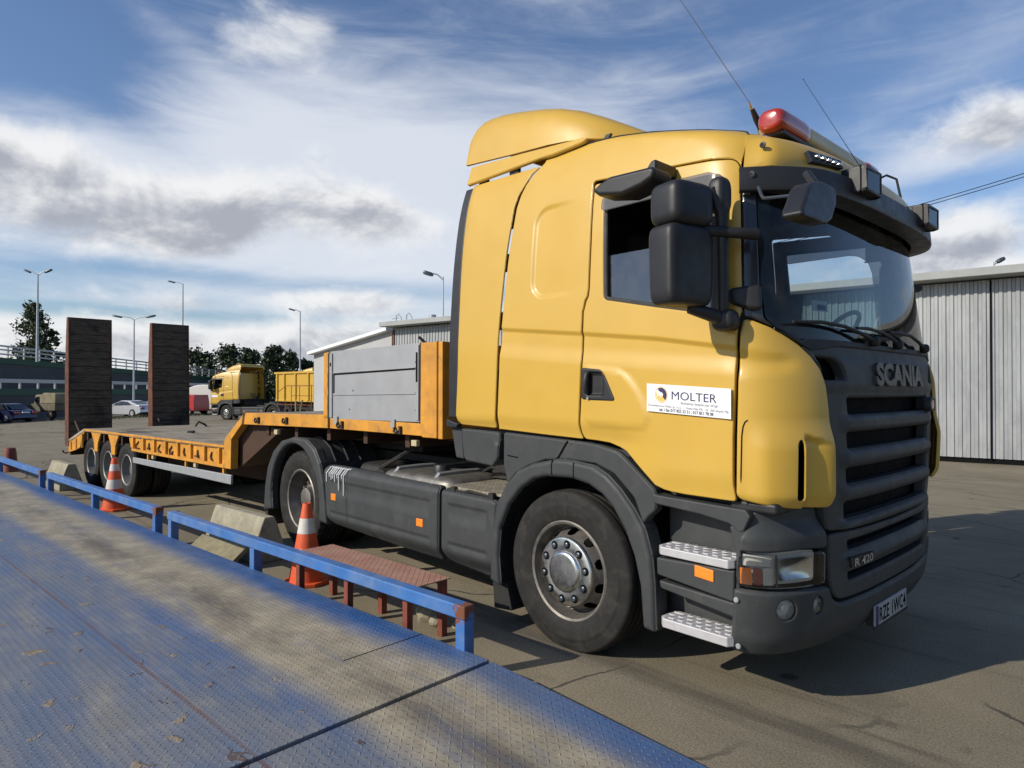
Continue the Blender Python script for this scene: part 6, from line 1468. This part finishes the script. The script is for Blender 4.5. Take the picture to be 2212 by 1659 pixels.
# ---- parked vehicles
def car(name, cat, label, base, rz, L, Wd, prof, glassp, paint, wheels=(.8, -.85), wr=.31, group='cars parked below the ramp'):
    o = thing(name, label, cat, base, rz, group)
    mb = MB(); n = len(prof); vs = []
    for x, z, k in prof: vs += [(x*L, -Wd/2*k, z), (x*L, Wd/2*k, z)]
    mb.add(vs, [tuple(range(2*n-2, -1, -2)), tuple(range(1, 2*n, 2))]+[(2*i, 2*i+1, (2*i+3) % (2*n), (2*i+2) % (2*n)) for i in range(n)]); mb.build('body', paint, o, bevel=.05, seg=3, sharp=50)
    for sg in (-1, 1):
        for q in glassp:
            mb = MB(); mb.add([(x*L, sg*(Wd/2*k+.012), z) for x, z, k in q]+[(x*L, sg*(Wd/2*k-.05), z) for x, z, k in q], [tuple(range(len(q)))]+[(i, (i+1) % len(q), len(q)+(i+1) % len(q), len(q)+i) for i in range(len(q))]); mb.build('side_window', 'carglass', o)
    for xw in wheels:
        for sg in (-1, 1):
            mb = MB(); f3 = lambda a, b, h, xw=xw, sg=sg: (xw*L/2*1.0+a, sg*(Wd/2-.10+h), b+wr)
            mb.lathe([(wr*.62, .11), (wr*.95, .10), (wr, .06), (wr, -.1), (.001, -.1)], f3, 24); wo = mb.build('wheel', 'rubber', o, sharp=50)
            mb = MB(); mb.lathe([(wr*.64, .10), (wr*.55, .105), (wr*.3, .08), (.001, .09)], f3, 20); mb.build('rim', 'alu', wo)
    return o
def lamp_pair(o, x, z, y, mat, nm, w_=.16, h=.1):
    for sg in (-1, 1): mb = MB(); mb.squad((x, sg*y, z), (.06, w_, h), .5, .5, 14, 8); mb.build(nm, mat, o)
sedan = [(-.5, .35, .95), (-.49, .62, .97), (-.46, .90, .95), (-.34, .96, .93), (-.20, 1.36, .74), (-.10, 1.42, .72), (.08, 1.41, .72), (.24, .98, .92), (.44, .84, .92), (.495, .62, .92), (.5, .32, .92), (.36, .20, .95), (-.38, .20, .95)]
sg_ = [[(-.30, .98, .925), (-.195, 1.31, .77), (-.05, 1.35, .76), (-.05, .98, .925)], [(-.035, .98, .925), (-.035, 1.35, .76), (.07, 1.34, .76), (.205, .98, .925)]]
ha = lambda s_, f: math.atan2((RH*s_+FH*f).y, (RH*s_+FH*f).x)
b = at(14, 50); o = car('parked_car', 'car', 'dark blue saloon car seen from behind at the left edge, below the ramp', b, ha(-.93, .36), 4.4, 1.72, sedan, sg_, 'carblue', (.62, -.60))
lamp_pair(o, -2.2, .74, .62, 'redlens', 'tail_lamp'); mb = MB(); mb.box(-2.24, -2.16, -.26, .26, .72, .82); mb.build('number_plate', 'white', o); mb = MB(); mb.prism([(-.355, 1.0), (-.345, 1.02), (-.215, 1.35), (-.2, 1.33)], lambda u, v, d: (u*4.4-.03, d, v), -.58, .58); mb.build('rear_window', 'carglass', o)
b = at(-80, 47); car('parked_car', 'car', 'black car cut off by the left edge, beside the blue saloon', b, ha(-.5, .85), 4.3, 1.72, sedan, sg_, 'carblue', (.62, -.60))
b = at(280, 55); coupe = [(-.5, .38, .93), (-.495, .70, .97), (-.46, .95, .95), (-.36, 1.0, .92), (-.17, 1.28, .72), (-.06, 1.33, .70), (.05, 1.30, .70), (.25, .94, .92), (.44, .74, .92), (.495, .52, .92), (.5, .30, .92), (.36, .18, .95), (-.38, .18, .95)]
o = car('parked_car', 'car', 'silver coupe parked between the two raised trailer ramps', b, ha(-.93, .36), 4.5, 1.78, coupe, [[(-.26, 1.0, .905), (-.16, 1.22, .76), (-.03, 1.27, .74), (-.03, .99, .905)], [(-.02, .99, .905), (-.02, 1.27, .74), (.05, 1.25, .74), (.20, .97, .905)]], 'carsilver', (.60, -.60), .32)
lamp_pair(o, -2.24, .72, .62, 'redlens', 'tail_lamp'); mb = MB(); mb.prism([(-.352, 1.01), (-.34, 1.02), (-.18, 1.275), (-.172, 1.26)], lambda u, v, d: (u*4.5-.03, d, v), -.56, .56); mb.build('rear_window', 'carglass', o)
b = at(345, 60); car('parked_car', 'car', 'second silver car mostly hidden behind the right-hand raised ramp', b, ha(-.9, .43), 4.4, 1.75, sedan, sg_, 'carsilver', (.62, -.60))
# off-road truck with canvas
b = at(112, 53); o = thing('army_truck', 'weathered camouflage truck with canvas top, left of the raised ramp', 'truck', b, ha(-.86, .5))
mb = MB(); mb.prism([(2.0, .75), (2.0, 1.15), (1.0, 1.28), (-.1, 1.30), (-.1, .65), (1.2, .6)], XZ, -.85, .85); mb.box(-2.4, -.1, -.92, .92, .75, 1.28); mb.build('body', 'olive', o, bevel=.04)
mb = MB(); mb.prism([(1.02, 1.28), (.86, 1.85), (.70, 1.96), (-.25, 2.0), (-.3, 1.28)], XZ, -.80, .80); mb.build('cab', 'canvas', o, bevel=.05)
mb = MB(); mb.prism([(-.35, 1.28), (-.4, 2.02), (-.6, 2.12), (-2.2, 2.12), (-2.4, 1.98), (-2.4, 1.28)], XZ, -.90, .90); mb.build('canvas_cover', 'canvas', o, bevel=.08)
for sg in (-1, 1):
    mb = MB(); mb.prism([(.80, 1.38), (.70, 1.78), (.12, 1.82), (.1, 1.38)], lambda u, v, d: (u, d*sg, v), .795, .815); mb.build('side_window', 'carglass', o)
    for x in (1.35, -1.5):
        mb = MB(); f3 = lambda a, b_, h, x=x, sg=sg: (x+a, sg*(.74+h), b_+.40); mb.lathe([(.24, .12), (.37, .11), (.40, .06), (.40, -.1), (.001, -.1)], f3, 24); wo = mb.build('wheel', 'rubber', o, sharp=50); mb = MB(); mb.lathe([(.25, .10), (.15, .06), (.001, .1)], f3, 16); mb.build('rim', 'olive', wo)
# domed white lorry and red van
b = at(452, 62); o = thing('covered_lorry', 'small white lorry under a domed white tarpaulin, left of the parked yellow tractor', 'lorry', b, ha(-.98, .2))
mb = MB(); q = [(2.3*math.cos(t), .95+1.75*math.sin(t)**.8) for t in np.linspace(0, math.pi, 17)]; mb.prism(q, XZ, -1.0, 1.0); mb.build('tarpaulin', 'tarp', o, bevel=.12, seg=3)
mb = MB(); mb.box(-2.3, 2.3, -1.0, 1.0, .45, 1.0); mb.build('body', 'carwhite', o, bevel=.06)
for sg in (-1, 1):
    for x in (-1.3, 1.3): mb = MB(); mb.lathe([(.2, .1), (.36, .1), (.38, .05), (.38, -.1), (.001, -.1)], lambda a, b_, h, x=x, sg=sg: (x+a, sg*(.92+h), b_+.38), 20); mb.build('wheel', 'rubber', o, sharp=50)
b = at(412, 58); vanp = [(-.5, .4, .95), (-.5, 1.0, .96), (-.48, 1.75, .85), (.10, 1.80, .85), (.30, 1.15, .93), (.5, .95, .93), (.5, .35, .93)]
o = car('red_van', 'van', 'small red van beside the right-hand raised ramp', b, ha(-.9, .5), 3.0, 1.6, vanp, [[(-.05, 1.12, .95), (-.05, 1.62, .88), (.08, 1.62, .88), (.24, 1.12, .95)]], 'carred', (.6, -.6), .30, None)
# grass strip below the ramp
mb = MB(); r = np.random.default_rng(3); pA = at(225, 52); pB = at(480, 60)
for i in range(5000):
    t = r.random(); p = pA.lerp(pB, t)+FH*r.normal()*1.6+RH*r.normal()*1.2; p.z = gz(p.x, p.y); h = r.uniform(.04, .14); a = r.random()*6.28; dx_, dy_ = .03*math.cos(a), .03*math.sin(a)
    mb.v += [(p.x-dx_, p.y-dy_, p.z), (p.x+dx_, p.y+dy_, p.z), (p.x+dy_, p.y-dx_, p.z+h)]; k = len(mb.v); mb.f.append((k-3, k-2, k-1)); mb.mi.append(0); mb.sm.append(True)
me = bpy.data.meshes.new('grass'); me.from_pydata(mb.v, [], mb.f); tag(link('grass', me, 'grassm'), 'short grass strip growing by the silver coupe', 'grass', kind='stuff')
# ---- the other yellow tractors: copies of the first
def truck_copy(px, d, rz, label):
    o = copy_tree(TR, None, ('wheel_nut', 'nut_well', 'lettering', 'emblem', 'paint_drip', 'led', 'grip', 'panel_gap', 'arch_joint', 'plate_band', 'maker_lettering', 'lock')); o.rotation_euler = (0, 0, rz); p = at(px, d); l = Matrix.Rotation(rz, 3, 'Z') @ Vector((0, 2*C-.1, 0)); o.location = (p.x-l.x, p.y-l.y, p.z); return tag(o, label, 'truck')
truck_copy(490, 44, R(206), 'smaller-looking yellow tractor parked farther off, facing left, beyond the trailer neck')
truck_copy(648, 50, R(206), 'yellow tractor whose roof alone shows above the tipper body')
# ---- tipper body on its trailer
b = at(597, 41.5); TP = thing('tipper_trailer', 'yellow ribbed steel tipper body on a dark trailer, beside the parked tractor', 'trailer', b, R(2))
zt_, zb_ = 2.72-b.z*.0, 1.0
zt_ = (843-806)/1448*40+1.6-b.z; zb_ = (843-867)/1448*40+1.6-b.z
mb = MB(); mb.box(0, 7, 0, 2.4, zb_, zt_); mb.build('tub', 'tipy' if 'tipy' in M else 'yellow', TP)
mb = MB(); mb.box(-.12, 7.1, -.10, 2.5, zt_-.02, zt_+.10)
for x in (.12, 1.05, 2.45, 4.0, 5.5): mb.box(x, x+.16, -.09, .0, zb_, zt_-.02)
mb.box(0, 7, -.06, 0, zb_, zb_+.12); mb.pieces('rib', 'yellow', TP, bevel=.01)
mb = MB(); mb.box(-.45, -.02, .3, .6, zb_+.7, zb_+.85); mb.box(-.25, -.02, .1, .8, zt_-.45, zt_-.15); mb.pieces('bracket', 'yellow', TP)
mb = MB(); mb.box(.1, 7, .5, 1.9, .75, zb_-.02); mb.build('chassis_frame', 'chassis', TP)
for x in (1.4, 4.2, 5.5):
    for y in (.12, 2.2): mb = MB(); mb.lathe([(.25, .12), (.48, .12), (.5, .06), (.5, -.12), (.001, -.12)], lambda a, b_, h: (x+a, y+(h if y > 1 else -h), b_+.5), 28); mb.build('wheel', 'rubber', TP, sharp=50)
p = at(600, 38.5); HN = thing('stair_railing', 'thin rusty pipe railing in front of the yellow tipper body', 'railing', p, R(2)); zr = (843-833)/1448*38+1.6-p.z
mb = MB(); mb.tube([(0, 0, .6), (.05, 0, zr-.35), (1.0, 0, zr), (4, 0, zr)], .022, 6); mb.tube([(1.6, 0, zr-.55), (4, 0, zr-.55)], .018, 6); mb.tube([(-.05, 0, zr-1.05), (4, 0, zr-1.05)], .02, 6); mb.pieces('rail', 'rust', HN)
for x in (.98, 1.65, 2.6, 3.9): mb = MB(); mb.tube([(x, 0, 0), (x, 0, zr)], .02, 6); mb.build('post', 'rust', HN)
p = at(640, 36.5)
mb = MB(); mb.box(-.05, .05, -.05, .05, 0, 1.25); mb.tube([(.35, 0, .4), (.75, 0, 1.3)], .045, 6); o = mb.build('timber_prop', 'wood'); o.location = p; tag(o, 'grey upright and slanting prop standing behind the trailer floor', 'prop')
